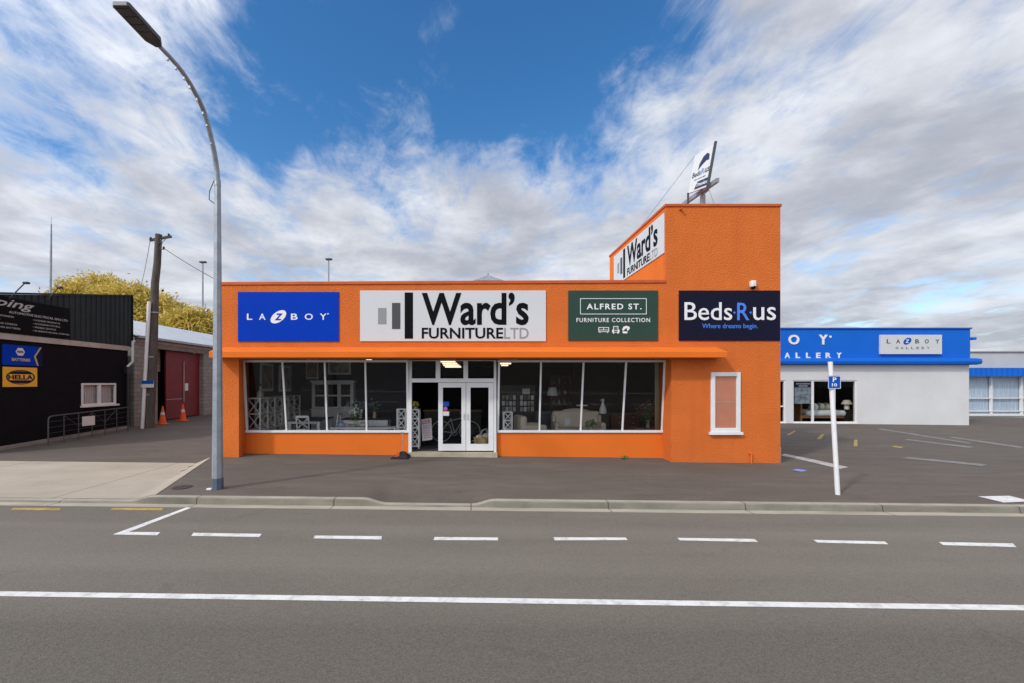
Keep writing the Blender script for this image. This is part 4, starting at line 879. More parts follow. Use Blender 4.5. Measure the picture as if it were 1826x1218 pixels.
mb = MB(); mb.box(x - .55, x + .55, 15.55, 16.05, FLOOR, 1.3); mb.build('carcass', 'mahogany', t)
for k in range(4):
    mb = MB(); z = FLOOR + .08 + k * .215; mb.box(x - .5, x + .5, 15.53, 15.55, z, z + .19); d = mb.build('drawer', 'mahogany', t); mb = MB(); [mb.ball((x + s_ * .25, 15.52, z + .1), .02) for s_ in (-1, 1)]; mb.build('knob', 'gold_ink', d)
x = P(1150, 0, 14.1).x; t = thing('coffee_table', 'pale timber table holding dried red branches at the right end of the window', 'table', (x, 14.1, FLOOR)); mb = MB(); mb.box(x - .45, x + .45, 13.8, 14.4, .9, .95); mb.build('tabletop', 'pine', t)
for sx in (-1, 1):
    for sy in (-1, 1): mb = MB(); mb.box(x + sx * .4 - .03, x + sx * .4 + .03, 14.1 + sy * .25 - .03, 14.1 + sy * .25 + .03, FLOOR, .9); mb.build('leg', 'pine', t)
bunch('branch_vase', 'dried red branches in a vase at the right end of the right window', 'flowers', (x + .1, 14.1, .95), .25, 'china', 'petal_red', .42, 60, True, .35, .035)
for px, y_, w_, lb, m_ in ((1135, 18.6, 1.1, 'tall dark shelf unit of ornaments deep inside behind the red branches', 'furn_black'), (1005, 19.2, 1.3, 'tall red-brown shelf unit of ornaments deep inside behind the cream sofa', 'mahogany')):
    x = P(px, 0, y_).x; t = thing('shelf_unit', lb, 'shelf', (x, y_, FLOOR), 'shelf units deep inside the shop'); mb = MB()
    mb.box(x - w_ / 2, x - w_ / 2 + .05, y_ - .4, y_, FLOOR, 2.7); mb.box(x + w_ / 2 - .05, x + w_ / 2, y_ - .4, y_, FLOOR, 2.7); mb.box(x - w_ / 2 + .05, x + w_ / 2 - .05, y_ - .03, y_, FLOOR, 2.7); mb.box(x - w_ / 2 - .03, x + w_ / 2 + .03, y_ - .43, y_ + .01, 2.7, 2.76); mb.build('carcass', m_, t)
    for k in range(5):
        z_ = FLOOR + .1 + k * .47; mb = MB(); mb.box(x - w_ / 2 + .05, x + w_ / 2 - .05, y_ - .38, y_ - .03, z_, z_ + .035); sh_ = mb.build('shelf', m_, t)
        for j in range(5):
            xx = x - w_ / 2 + .16 + j * (w_ - .3) / 4; hh = random.uniform(.1, .3); rr_ = random.uniform(.04, .08)
            mb = MB(); mb.lathe((xx, y_ - .22, z_ + .035), [(rr_ * .6, 0), (rr_, hh * .4), (rr_ * .5, hh * .8), (rr_ * .6, hh)], 10); mb.build('ornament', random.choice(['china', 'china_blue', 'pine', 'furn_white', 'petal_red', 'art1']), sh_, smooth=True)
x = P(985, 0, 15.9).x; t = thing('floor_lamp', 'slim floor lamp with a pale shade behind the blue-grey armchair', 'lamp', (x, 15.9, FLOOR)); mb = MB(); mb.lathe((x, 15.9, FLOOR), [(.16, 0), (.16, .03), (.02, .05), (.015, 1.65)], 14); mb.build('stand', 'furn_black', t); mb = MB(); mb.lathe((x, 15.9, FLOOR + 1.6), [(.22, 0), (.14, .3)], 18); mb.build('lamp_shade', 'linen', t, smooth=True)
mb = MB(); x = P(1169, 0, 13.3).x; pts = []
for k in range(25): pts.append((x + .35 * k / 24, 13.35 + .03 * math.sin(k * 1.6)))
mb.add([(a_, b_, FLOOR + .02) for a_, b_ in pts] + [(a_, b_, 3.3) for a_, b_ in pts] + [(a_, b_ + .012, FLOOR + .02) for a_, b_ in pts] + [(a_, b_ + .012, 3.3) for a_, b_ in pts], [(i, i + 1, i + 26, i + 25) for i in range(24)] + [(50 + i + 1, 50 + i, 75 + i, 75 + i + 1) for i in range(24)])
tag(mb.build('curtain', 'curtain', smooth='all', origin=(x, 13.35, FLOOR)), 'beige curtain hanging at the right end of the display window', 'curtain')

# ------------------------------------------------------------------ on the footpath
c = G(714, 818); t = thing('flag_base', 'black rubber weight with an orange face and a thin twisted pole beside the entrance', 'flag base', tuple(c))
mb = MB(); x, y, z = c.x, c.y + .12, g(c.x, c.y); mb.add([(x - .27, y - .22, z), (x + .25, y - .22, z), (x + .25, y + .25, z), (x - .15, y + .25, z), (x - .27, y - .22, z + .03), (x + .22, y - .22, z + .03), (x + .25, y + .22, z + .05), (x - .10, y + .18, z + .05), (x - .02, y + .02, z + .19), (x + .10, y + .06, z + .19)],
    [(3, 2, 1, 0), (0, 1, 5, 4), (1, 2, 6, 5), (2, 3, 7, 6), (3, 0, 4, 7), (4, 5, 9, 8), (5, 6, 9), (6, 7, 8, 9), (7, 4, 8)]); mb.build('weight', 'rubber', t)
mb = MB(); e = Vector((0, -.004, .006)); A, B, C_ = Vector((x - .23, y - .19, z + .046)), Vector((x - .03, y - .16, z + .068)), Vector((x - .03, y + .0, z + .185)); mb.slab([A.lerp(B, .2) + e, B + e, C_ + e], (0, -.003, .003)); mb.build('face', mat('faded_orange_plastic', (.34, .065, .025), .6, .3, 9), t)
tp = P(717, 770, c.y + .15); mb = MB()
for ph in (0, math.pi): mb.tube([Vector((x + .02, y + .04, z + .17)).lerp(tp, k / 24) + Vector((.018 * math.cos(k * .9 + ph), .018 * math.sin(k * .9 + ph), 0)) for k in range(25)], .007, 6)
mb.build('pole', 'galv', t, smooth=True)
# weed
c = G(1112, 818); c.y -= .16; c.z = g(c.x, c.y); mb = MB()
for k in range(60):
    a = random.uniform(0, 6.28); r_ = random.uniform(0, .11); p = Vector((c.x + r_ * math.cos(a), c.y + .1 + .4 * r_ * math.sin(a), c.z + random.uniform(.01, .10))); d = Vector((random.gauss(0, 1), random.gauss(0, 1), random.gauss(0, 1))).normalized() * .03; e = d.cross(Vector((.3, .5, 1))).normalized() * .013
    mb.slab([p - d, p - e, p + d, p + e], (0, 0, .002))
tag(mb.build('weed', 'leaf', origin=c), 'small green weed growing where the footpath meets the orange wall', 'weed')

# street lamp
b = G(388, 872); bx_, by_ = b.x, b.y; t = thing('street_lamp', 'tall grey street lamp whose arm curves over the road, at the driveway corner', 'street lamp', (bx_, by_, g(bx_, by_)))
gz_ = g(bx_, by_); zs = P(0, 852, by_).z
mb = MB(); mb.tube([(bx_, by_, gz_ - .05), (bx_, by_, zs)], [.115, .113], 8); mb.build('base_section', 'pole_base', t)
def lampz(px, py): Y = bx_ * FX / (px - CX); return Vector((bx_, Y, H - (py - CY) * Y / FX))
mb = MB(); top = lampz(387.5, 330); top.y = by_; mb.tube([(bx_, by_, zs), (bx_, by_, top.z)], [.108, .062], 8)
mb.tube([(bx_, by_, top.z - .02), (bx_, by_, top.z + .12)], [.066, .06], 12); mb.build('shaft', 'galv', t, smooth=True)
ctl = [Vector((bx_, by_, top.z)), lampz(384, 290), lampz(375, 240), lampz(362, 195), lampz(345, 160), lampz(325, 128), lampz(303, 102), lampz(282, 80)]
ctl[1].y = by_ - .06; path = []
for i in range(len(ctl) - 1):
    p0, p1, p2, p3 = ctl[max(i - 1, 0)], ctl[i], ctl[i + 1], ctl[min(i + 2, len(ctl) - 1)]
    for k in range(6):
        s_ = k / 6; path.append(.5 * ((2 * p1) + (p2 - p0) * s_ + (2 * p0 - 5 * p1 + 4 * p2 - p3) * s_ ** 2 + (3 * p1 - p0 - 3 * p2 + p3) * s_ ** 3))
path.append(ctl[-1]); n_ = len(path)
mb = MB(); mb.tube(path, [.056 - .022 * i / n_ for i in range(n_)], 10); mb.build('arm', 'galv', t, smooth=True)
h0 = ctl[-1]; y1, y0 = h0.y + .02, h0.y - .80; zz = h0.z
mb = MB(); mb.slab([(bx_ + dx_, yy, zz - .035) for dx_, yy in ((-.05, y1), (.05, y1), (.135, y1 - .14), (.135, y0 + .03), (.11, y0), (-.11, y0), (-.135, y0 + .03), (-.135, y1 - .14))], (0, 0, .075)); hd_ = mb.build('lamp_head', 'galv_dark', t, bevel=.012)
mb = MB()
for k in range(4): yy = y0 + .05 + k * .145; mb.box(bx_ - .11, bx_ + .11, yy, yy + .13, zz - .043, zz - .034)
mb.build('lens', 'led', hd_)
for k in range(10):
    p = path[min(n_ - 2, 4 + int(k * (n_ - 6) / 10))]; mb = MB(); mb.tube([p - UZ * .04, p - UZ * .10], [.014, .022], 8); mb.build('clip', 'plastic_white', t)
mb = MB(); a = top + UZ * .1; mb.tube([a + Vector((-.05, -.03, .0)), a + Vector((-.14, -.05, -.25)), a + Vector((-.15, -.05, -.42)), a + Vector((-.055, 0, -.5))], .009, 6); mb.build('cable', 'wire', t, smooth=True)
mb = MB(); mb.box(bx_ - .115, bx_ + .0, by_ - .118, by_ - .108, .9, 1.15); 
c = G(373, 874); mb = MB(); mb.rbox(c.x - .05, c.x + .06, c.y - .03, c.y + .04, c.z, c.z + .04, .012); tag(mb.build('paper_cup', 'paper', origin=c), 'crumpled white paper scrap at the foot of the street lamp', 'litter')

# parking sign
b = G(1494, 882); tp = P(1480.5, 645, b.y); t = thing('parking_sign', 'leaning white post with a small blue parking plate on the footpath', 'street sign', tuple(b))
mb = MB(); mb.tube([b - UZ * .05, tp], [.046, .043], 12); mb.build('post', 'white_paint', t, smooth=True)
Yp = b.y - .058; mb = MB(); a, c = P(1476.5, 693.5, Yp), P(1499.5, 670, Yp); mb.rbox(a.x, c.x, Yp, Yp + .006, a.z, c.z, .003, 1); pl = mb.build('plate', 'roadblue', t)
mb = MB(); ftext(mb, 'P', 1485, 673, 1491.5, 681, Yp, bold=.02, t=.003); ftext(mb, '10', 1483.5, 683.5, 1492.5, 689, Yp, bold=.02, t=.003); mb.build('lettering', 'white_ink', pl)
mb = MB()
for q in ((1477, 670.5, 1499, 671.2), (1477, 692.3, 1499, 693), (1477, 671.2, 1477.7, 692.3), (1498.3, 671.2, 1499, 692.3)): frect(mb, *q, Yp, .002)
mb.build('border', 'white_ink', pl)

# ================================================================== GALLERY BUILDING AT RIGHT
GY = 25.6; sG = GY / FX
gx1 = P(1728, 0, GY).x; gx0 = 12.0
def gq(px, py): return P(px, py, GY)
ga = thing('showroom', 'white showroom building with a deep blue fascia across the car park', 'showroom', (22, GY, -.1))
zfT, zfB = P(0, 587, GY).z, P(0, 641, GY).z; zgB = P(0, 651, GY).z
wx0, wx1 = P(1414, 0, GY).x, P(1528, 0, GY).x; wz0, wz1 = P(0, 754, GY).z, P(0, 678, GY).z; vx1 = P(1401, 0, GY).x; vx0 = vx1 - 2.6
mb = MB()
mb.box(gx0, vx0, GY, GY + .25, -.6, zgB); mb.box(vx0, vx1, GY, GY + .25, wz1, zgB); mb.box(vx0, vx1, GY, GY + .25, -.6, wz0); mb.box(vx1, wx0, GY, GY + .25, -.6, zgB)
mb.box(wx0, wx1, GY, GY + .25, wz1, zgB); mb.box(wx0, wx1, GY, GY + .25, -.6, wz0); mb.box(wx1, gx1, GY, GY + .25, -.6, zgB)
mb.box(gx1 - .25, gx1, GY + .25, 40, -.6, zgB); mb.box(gx0, gx0 + .25, GY + .25, 40, -.6, zgB); mb.box(gx0, gx1, 40, 40.25, -.6, zgB); mb.build('wall', 'white_wall', ga)
mb = MB(); mb.box(gx0 - .05, gx1, GY - .06, 40.2, zgB + .002, zfT); mb.build('fascia', 'blue_wall', ga)
mb = MB(); mb.box(gx0 - .1, gx1 + .06, GY - .12, 40.3, zfT, zfT + .08); mb.build('capping', mat('dark_blue_capping', (.008, .07, .36), .5, .05), ga)
mb = MB(); mb.slab([(gx0 - .05, GY - .062, zgB + .01), (gx0 - .05, GY - .36, zgB + .05), (gx0 - .05, GY - .40, zgB + .20), (gx0 - .05, GY - .36, zgB + .36), (gx0 - .05, GY - .062, zgB + .42)], (gx1 + .40 - gx0, 0, 0)); mb.build('canopy', 'blue_wall', ga, bevel=.02)
# windows
for (x0, x1, mul) in ((vx0, vx1, [vx0 + 1.3]), (wx0, wx1, [P(1450.5, 0, GY).x, P(1489, 0, GY).x])):
    mb = MB(); f = .07
    mb.box(x0, x0 + f, GY + .04, GY + .12, wz0, wz1); mb.box(x1 - f, x1, GY + .04, GY + .12, wz0, wz1); mb.box(x0 + f, x1 - f, GY + .04, GY + .12, wz0, wz0 + f); mb.box(x0 + f, x1 - f, GY + .04, GY + .12, wz1 - f, wz1)
    for m_ in mul: mb.box(m_ - .06, m_ + .06, GY + .04, GY + .12, wz0 + f, wz1 - f)
    if x0 == vx0: mb.box(x0 + f, mul[0] - .06, GY + .045, GY + .115, wz0 + .95, wz0 + 1.03); mb.box(mul[0] + .06, x1 - f, GY + .045, GY + .115, wz0 + .95, wz0 + 1.03)
    w_ = mb.build('window', 'white_paint', ga); mb = MB(); mb.box(x0 + f, x1 - f, GY + .076, GY + .084, wz0 + f, wz1 - f); mb.build('pane', 'doorglass', w_)
    mb = MB(); mb.box(x0 - .05, x1 + .05, GY - .06, GY + .04, wz0 - .06, wz0 - .002); mb.build('sill', 'white_paint', w_)
mb = MB(); mb.box(gx0 + .25, gx1 - .25, GY + .25, 40, wz0 - .1, wz0 - .03); mb.build('floor', 'carpet', ga)
mb = MB(); mb.box(gx0 + .25, gx1 - .25, 31, 31.1, wz0, zgB); mb.build('partition', 'brownwall', ga)
mb = MB(); mb.box(gx0 + .25, gx1 - .25, GY + .25, 40, zgB - .12, zgB - .02); mb.build('ceiling', 'ceiling', ga)
mb = MB(); FY = GY - .06
for ch, a, b in (('O', 1405.5, 1425), ('Y', 1459.5, 1475.5), ('B', 1360, 1374)): ftext(mb, ch, a, 597, b, 614.5, FY, bold=.03, t=.04)
fell(mb, 1480.5, 600.5, 2, 2, FY, t=.03, n=10)
for ch, a in (('G', 1379), ('A', 1399), ('L', 1418.5), ('L', 1437), ('E', 1455), ('R', 1472), ('Y', 1491)): ftext(mb, ch, a, 629, a + (9 if ch in 'AYRG' else 7.5), 638.5, FY, bold=.03, t=.04)
mb.build('lettering', 'white_ink', ga)
t = thing('wall_sign', 'white rectangular sign box with small dark letters on the blue fascia', 'sign', tuple(P(1625, 632, GY - .2)))
mb = MB(); a, b = P(1571, 631.5, GY - .2), P(1680, 597, GY - .2); mb.box(a.x, b.x, GY - .2, GY - .065, a.z, b.z); mb.build('panel', 'white_sign', t, bevel=.01)
mb = MB(); Yq = GY - .2
for ch, a in (('L', 1581), ('A', 1598), ('B', 1632), ('O', 1649), ('Y', 1668)): ftext(mb, ch, a, 605, a + 7, 612.5, Yq, bold=.02)
for k, ch in enumerate('GALLERY'): ftext(mb, ch, 1597 + k * 9.3, 618.5, 1601.5 + k * 9.3, 622.5, Yq, bold=.01)
mb.build('lettering', 'dark_grey_ink', t); mb = MB(); fell(mb, 1618, 608.5, 8, 5.2, Yq, -.6); em = mb.build('emblem', 'roadblue', t); mb = MB(); ftext(mb, 'Z', 1614.5, 605.5, 1621.5, 611.5, Yq - .005, bold=.03, shear=.2); mb.build('letter', 'white_ink', em)
# floodlight at the corner
t = thing('floodlight', 'small dark floodlight sticking out from the right end of the blue fascia', 'floodlight', (gx1, GY + .1, P(0, 606, GY).z)); z = P(0, 606, GY).z
mb = MB(); mb.beam((gx1, GY + .1, z), (gx1 + .25, GY + .1, z + .05), .05); mb.build('arm', 'galv_dark', t); mb = MB(); mb.rbox(gx1 + .2, gx1 + .42, GY - .05, GY + .22, z + .0, z + .16, .03); mb.build('lamp_head', 'blue_wall', t)
# showroom contents
fz = wz0 - .03
bx0, bx1 = P(1424, 0, 27).x, P(1520, 0, 27).x
t = thing('bed', 'timber framed bed with white cover in the showroom window', 'bed', ((bx0 + bx1) / 2, 27.2, fz))
x0 = P(1425, 0, 26.6).x; x1 = P(1504, 0, 26.6).x
mb = MB(); mb.box(x0, x1, 26.4, 28.2, fz + .25, fz + .42); mb.build('base', 'pine', t)
mb = MB(); mb.box(x0 - .1, x0, 26.35, 28.25, fz, fz + 1.15); mb.build('headboard', 'pine', t)
mb = MB(); mb.rbox(x0 + .25, x1 + .05, 26.3, 28.3, fz + .36, fz + .72, .14, 4); mb.build('duvet', 'linen', t, smooth='all')
for k, (px, yy) in enumerate(((1440, 26.7), (1452, 26.8), (1462, 27.0))): q = P(px, 0, yy); mb = MB(); mb.ball((q.x + .35, yy, fz + .92), .16, .36, .26, 12, 8, .03); mb.build('pillow', 'sage' if k else 'linen', t, smooth='all')
for sy in (26.42, 28.18): mb = MB(); mb.box(x1 - .08, x1, sy - .04, sy + .04, fz, fz + .25); mb.build('leg', 'pine', t)
q = P(1510, 720, 26.5); t = thing('bedside_lamp', 'white lamp with a wide shade at the foot of the showroom bed', 'lamp', (q.x, 26.5, fz))
mb = MB(); mb.lathe((q.x, 26.5, q.z - .35), [(.12, 0), (.14, .1), (.12, .3), (.05, .36)], 12); mb.build('body', 'furn_white', t, smooth=True); mb = MB(); mb.lathe((q.x, 26.5, q.z - .02), [(.30, 0), (.16, .25)], 14); mb.build('lamp_shade', 'cream_fabric', t, smooth=True)
t = thing('bedside_table', 'dark table under the lamp in the showroom window', 'bedside table', (q.x, 26.5, fz)); mb = MB(); mb.box(q.x - .3, q.x + .3, 26.25, 26.75, q.z - .39, q.z - .35); mb.build('tabletop', 'furn_black', t); mb = MB(); mb.box(q.x - .25, q.x + .25, 26.3, 26.7, fz, q.z - .39); mb.build('cabinet_body', 'furn_black', t)
q0, q1 = P(1416.5, 720, GY + .15), P(1447.5, 680.5, GY + .15); t = thing('window_poster', 'grey bedroom poster with a blue top band in the showroom window', 'poster', (q0.x, GY + .15, q0.z))
mb = MB(); mb.box(q0.x, q1.x, GY + .15, GY + .16, q0.z, q1.z - .35); mb.build('print', 'poster', t); mb = MB(); mb.box(q0.x, q1.x, GY + .15, GY + .16, q1.z - .35, q1.z); hd2 = mb.build('header', 'navy_ink', t)
mb = MB(); ftext(mb, 'NEW SEASON BEDROOM', 1420, 683, 1444, 685.5, GY + .15, t=.003); ftext(mb, 'COLLECTION', 1424, 687, 1440, 689.5, GY + .15, t=.003); mb.build('lettering', 'white_ink', hd2)

# far building at the right edge
BY = 33.; rb = thing('shop_annex', 'pale grey building with a blue awning strip and curtained windows beyond the car park', 'building', (45, BY, -.3))
bx0 = P(1690, 0, BY).x; bx1 = 75
z = lambda py: P(0, py, BY).z
mb = MB(); mb.box(bx0, bx1, BY, BY + 12, z(656), z(628)); mb.box(bx0, bx1, BY, BY + .3, -1.2, z(739)); mb.build('wall', 'far_wall', rb)
mb = MB(); mb.box(bx0 - .1, bx1, BY - .1, BY + 12.1, z(628), z(626.5)); mb.build('capping', 'galv', rb)
mb = MB(); ptsx = np.arange(bx0, 60, .2)
prof = [(x, BY - .55 - (.04 if i % 2 else 0)) for i, x in enumerate(ptsx)]
vs = [(x, y, z(671)) for x, y in prof] + [(x, y, z(657)) for x, y in prof]; n_ = len(prof); mb.add(vs, [(i, i + 1, n_ + i + 1, n_ + i) for i in range(n_ - 1)]); mb.slab([(bx0, BY - .54, z(671)), (bx1, BY - .54, z(671)), (bx1, BY, z(671)), (bx0, BY, z(671))], (0, 0, z(657) - z(671))); mb.build('awning', 'blue_wall', rb)
mb = MB()
for px in (1714, 1768, 1822, 1876): mb.box(P(px, 0, BY).x - .07, P(px, 0, BY).x + .07, BY - .02, BY + .1, z(739), z(671))
for py in (710, 733, 738.5): mb.box(bx0, bx1, BY - .04, BY + .08, z(py) - .035, z(py) + .035)
fr = mb.build('window', 'white_paint', rb); mb = MB(); mb.box(bx0, bx1, BY + .12, BY + .13, z(739), z(671)); mb.build('pane', 'doorglass', fr)
mb = MB(); mb.box(bx0, bx1, BY + .18, BY + .2, z(739), z(671)); mb.build('curtain', 'blind', rb); mb = MB(); mb.box(bx0, bx1, BY - .08, BY + 1, z(741.5), z(739.5)); mb.build('sill', 'white_paint', rb)

# ================================================================== BLACK WORKSHOP AT LEFT (its wall runs along the driveway)
BX = -15.5
def bw(px, py, X=BX): return PXW(px, py, X)
yC = bw(228, 0).y; yS = 13.0
bk = thing('workshop', 'black painted brick workshop with charcoal ribbed cladding beside the driveway', 'workshop', (BX, 15, .2))
wy0, wy1 = bw(144.5, 0).y, bw(206, 0).y; wz0_, wz1_ = 1.52, 2.42
mb = MB(); mb.box(BX - .25, BX, yS, wy0, .12, 3.88); mb.box(BX - .25, BX, wy1, yC, .12, 3.88); mb.box(BX - .25, BX, wy0, wy1, .12, wz0_); mb.box(BX - .25, BX, wy0, wy1, wz1_, 3.88)
mb.box(-27, BX - .25, yS, yS + .25, -.2, 3.88); mb.box(-27, BX - .25, yC - .25, yC, -.2, 3.88); mb.box(-27.25, -27, yS, yC, -.2, 3.88); mb.build('wall', 'black_wall', bk)
mb = MB(); ysx = np.linspace(yS - .02, yC, 14); vs = []
for y in ysx: zg = g(BX + .05, y); vs += [(BX - .3, y, zg - .3), (BX + .09, y, zg - .3), (BX + .09, y, zg + .11), (BX - .3, y, zg + .13)]
mb.add(vs, [(4 * i + j, 4 * i + 4 + j, 4 * i + 4 + (j + 1) % 4, 4 * i + (j + 1) % 4) for i in range(13) for j in range(4)] + [(0, 1, 2, 3), (52, 55, 54, 53)]); mb.build('plinth', 'plinth', bk)
mb = MB(); mb.box(BX - .2, BX + .06, yS - .04, yC + .02, 3.88, 4.08); mb.build('fascia_board', 'strip', bk)
yE = bw(235.5, 0, BX + .05).y; zl = lambda y: 5.35 + (y - 14.02) * .191
prof = []; y = yS - .04; X0 = BX + .04
while y < yE:
    for dy_, dx_ in ((0, 0), (.15, 0), (.165, .035), (.205, .035), (.22, 0)): prof.append((X0 + dx_, min(y + dy_, yE)))
    y += .235
mb = MB(); n_ = len(prof); mb.add([(x, y, 4.082) for x, y in prof] + [(x, y, zl(y)) for x, y in prof], [(i, i + 1, n_ + i + 1, n_ + i) for i in range(n_ - 1)])
mb.slab([(X0 - .004, yS - .04, 4.082), (X0 - .004, yE, 4.082), (X0 - .004, yE, zl(yE) - .005), (X0 - .004, yS - .04, zl(yS) - .005)], (-.12, 0, 0)); mb.build('cladding', 'cladding', bk)
mb = MB(); mb.hexa([(BX - .14, yS - .06, zl(yS)), (X0 + .05, yS - .06, zl(yS)), (X0 + .05, yE + .02, zl(yE)), (BX - .14, yE + .02, zl(yE)), (BX - .14, yS - .06, zl(yS) + .06), (X0 + .05, yS - .06, zl(yS) + .06), (X0 + .05, yE + .02, zl(yE) + .06), (BX - .14, yE + .02, zl(yE) + .06)]); mb.box(BX - .13, X0 + .045, yE, yE + .03, 4.05, zl(yE)); mb.build('capping', 'cladding', bk)
mb = MB(); mb.box(-27, BX - .15, yS + .02, yC - .02, 3.9, 4.2); mb.build('roof', 'iron_roof', bk)
mb = MB(); fx0, fx1 = BX - .06, BX + .03
for a in ((wy0, wy0 + .07, wz0_, wz1_), (wy1 - .07, wy1, wz0_, wz1_), (wy0 + .07, wy1 - .07, wz0_, wz0_ + .07), (wy0 + .07, wy1 - .07, wz1_ - .07, wz1_), ((wy0 + wy1) / 2 - .06, (wy0 + wy1) / 2 + .06, wz0_ + .07, wz1_ - .07)): mb.box(fx0, fx1, a[0], a[1], a[2], a[3])
mb.box(BX - .04, BX + .08, wy0 - .04, wy1 + .12, wz0_ - .07, wz0_ - .002); wf = mb.build('window', 'white_paint', bk)
mb = MB(); mb.box(BX - .03, BX - .022, wy0 + .07, wy1 - .07, wz0_ + .07, wz1_ - .07); mb.build('pane', 'doorglass', wf)
mb = MB(); yy = wy0
while yy < wy1: mb.box(BX - .16, BX - .135, yy, yy + .085, wz0_, wz1_); yy += .105
mb.build('blind', 'paper', wf)
mb = MB(); yq = yC + .02; mb.tube([(BX + .08, yq + .25, 4.35), (BX + .12, yq + .1, 4.3), (BX + .12, yq + .1, 3.4), (BX + .05, yq - .12, 3.15)], .05, 8); mb.build('downpipe', 'white_paint', bk, smooth=True)
mb = MB(); mb.box(BX + .003, BX + .14, yC - .22, yC + .06, 2.85, 3.15); mb.tube([(BX + .07, yC - .1, 2.86), (BX + .07, yC - .1, .35)], .05, 8); mb.build('drain_hopper', 'black_steel', bk)
# its signs (plane x = const, read towards +y)
def wsign(name, label, y0, y1, z0, z1, m, X, th=.03, grp=None):
    t = thing(name, label, 'sign', (X, (y0 + y1) / 2, z0), grp); mb = MB(); mb.box(X, X + th, y0, y1, z0, z1); mb.build('panel', m, t, bevel=.003); return t
def wtext(mb, tx, y0, y1, z0, z1, X, **k): put_text(mb, tx, (X, y0, z0), UY, UZ, y1 - y0, z1 - z0, **k)
SX = X0 + .045
ye = bw(122, 0, SX).y; t = wsign('workshop_sign', 'large black sign board with white script heading on the ribbed cladding', yS + .1, ye, 4.14, 5.28, 'black_ink', SX)
mb = MB(); XX = SX + .03
wtext(mb, 'pping', 13.35, bw(60, 0, SX).y, 4.88, 5.22, XX, bold=.012, shear=.35)
wtext(mb, 'AUTOMOTIVE ELECTRICAL 2016 LTD', bw(14, 0, SX).y, bw(119, 0, SX).y, 4.76, 4.84, XX, bold=.01)
for k, (tl_, tr2) in enumerate((('\u2022 AIR CONDITIONING', '\u2022 LICENSED PRODUCTS'), ('\u2022 TRAILERS', '\u2022 ACCESSORY FITTING'), ('\u2022 ALARMS AND STEREOS', '\u2022 MOBILE SERVICE'), ('\u2022 AUTOMOTIVE BATTERIES', '\u2022 ALTERNATORS AND STARTERS'))):
    z_ = 4.62 - k * .125; wtext(mb, tl_, 13.4, 13.4 + .052 * len(tl_), z_, z_ + .055, XX); wtext(mb, tr2, bw(57, 0, SX).y, bw(57, 0, SX).y + .052 * len(tr2), z_, z_ + .055, XX)
mb.build('lettering', mat('dull_white_vinyl', (.42, .42, .43), .6, .05, spec=.1), t)
def wq(px, py, X): p = PXW(px, py, X); return p.y, p.z
X = BX + .004; (y0, _), (y1, _) = wq(3, 0, X), wq(74, 0, X); t = wsign('workshop_sign', 'blue battery sign with a white hexagon badge on the black wall', y0, y1, 3.03, 3.72, 'blue_sign', X)
mb = MB(); XX = X + .03; cy, cz = y0 + .55, 3.50; mb.slab([(XX, cy + .15 * math.cos(a), cz + .15 * math.sin(a)) for a in np.arange(6) * math.pi / 3], (.005, 0, 0)); em = mb.build('emblem', 'paper', t)
mb = MB(); wtext(mb, 'NAPA', cy - .1, cy + .1, cz - .035, cz + .035, XX + .006, bold=.03); mb.build('lettering', 'navy_ink', em)
mb = MB(); wtext(mb, 'BATTERIES', y0 + .28, y0 + .88, 3.18, 3.28, XX, bold=.03); mb.slab([(XX, y0 + a, z) for a, z in ((1.22, 3.70), (1.27, 3.70), (1.07, 3.37), (1.17, 3.05), (1.12, 3.05), (1.01, 3.37))], (.005, 0, 0)); mb.build('lettering', 'gold_ink', t)
mb = MB(); mb.slab([(XX, a, z) for a, z in ((y0 + 1.28, 3.71), (y1 - .01, 3.71), (y1 - .01, 3.04), (y0 + 1.18, 3.04), (y0 + 1.08, 3.37))], (.005, 0, 0)); mb.build('corner_panel', 'navy_ink', t)
(y0, _), (y1, _) = wq(4, 0, X), wq(65, 0, X); t = wsign('workshop_sign', 'yellow sign with a dark oval badge on the black wall', y0, y1, 2.30, 2.97, 'yellow_sign', X)
cy, cz = (y0 + y1) / 2, 2.63; mb = MB()
def well(mb, ry, rz, inner, X_):
    n = 32; ps = [Vector((X_, cy + ry * math.cos(2 * math.pi * k / n), cz + rz * math.sin(2 * math.pi * k / n))) for k in range(n)]; c_ = Vector((X_, cy, cz))
    for k in range(n): a, b = ps[k], ps[(k + 1) % n]; mb.slab([a, b, c_ + (b - c_) * inner, c_ + (a - c_) * inner], (.004, 0, 0))
well(mb, .47, .25, .90, X + .03)
for s_ in (1, -1): mb.slab([(X + .03, cy + .36 * math.cos(a), cz + s_ * (.105 + .105 * math.sin(a))) for a in np.linspace(0, math.pi, 14)], (.004, 0, 0))
wtext(mb, 'HELLA', cy - .40, cy + .40, cz - .08, cz + .08, X + .03, bold=.03); mb.build('lettering', 'navy_ink', t)
# floodlight arms over the sign
for i, (pa, pb) in enumerate((((12, 526), (47, 499)), ((82, 527), (104, 512)))):
    a, b = bw(*pa, X0), bw(*pb, X0 + .9); t = thing('sign_light', ['slim sign light arm above the black script sign, nearest the street', 'slim sign light arm above the black script sign, farther from the street'][i], 'light', tuple(a), 'sign lights over the workshop cladding')
    kk = (1, .74)[i]; b = Vector((a.x + .56 * kk, a.y + .06, a.z + .43 * kk)); mb = MB(); mb.tube([a - UZ * .2, b], .02, 8); mb.build('arm', 'galv_dark', t); mb = MB(); mb.rbox(b.x - .05, b.x + .11, b.y - .06, b.y + .06, b.z - .05, b.z + .02, .015); mb.build('lamp_head', 'black_steel', t)
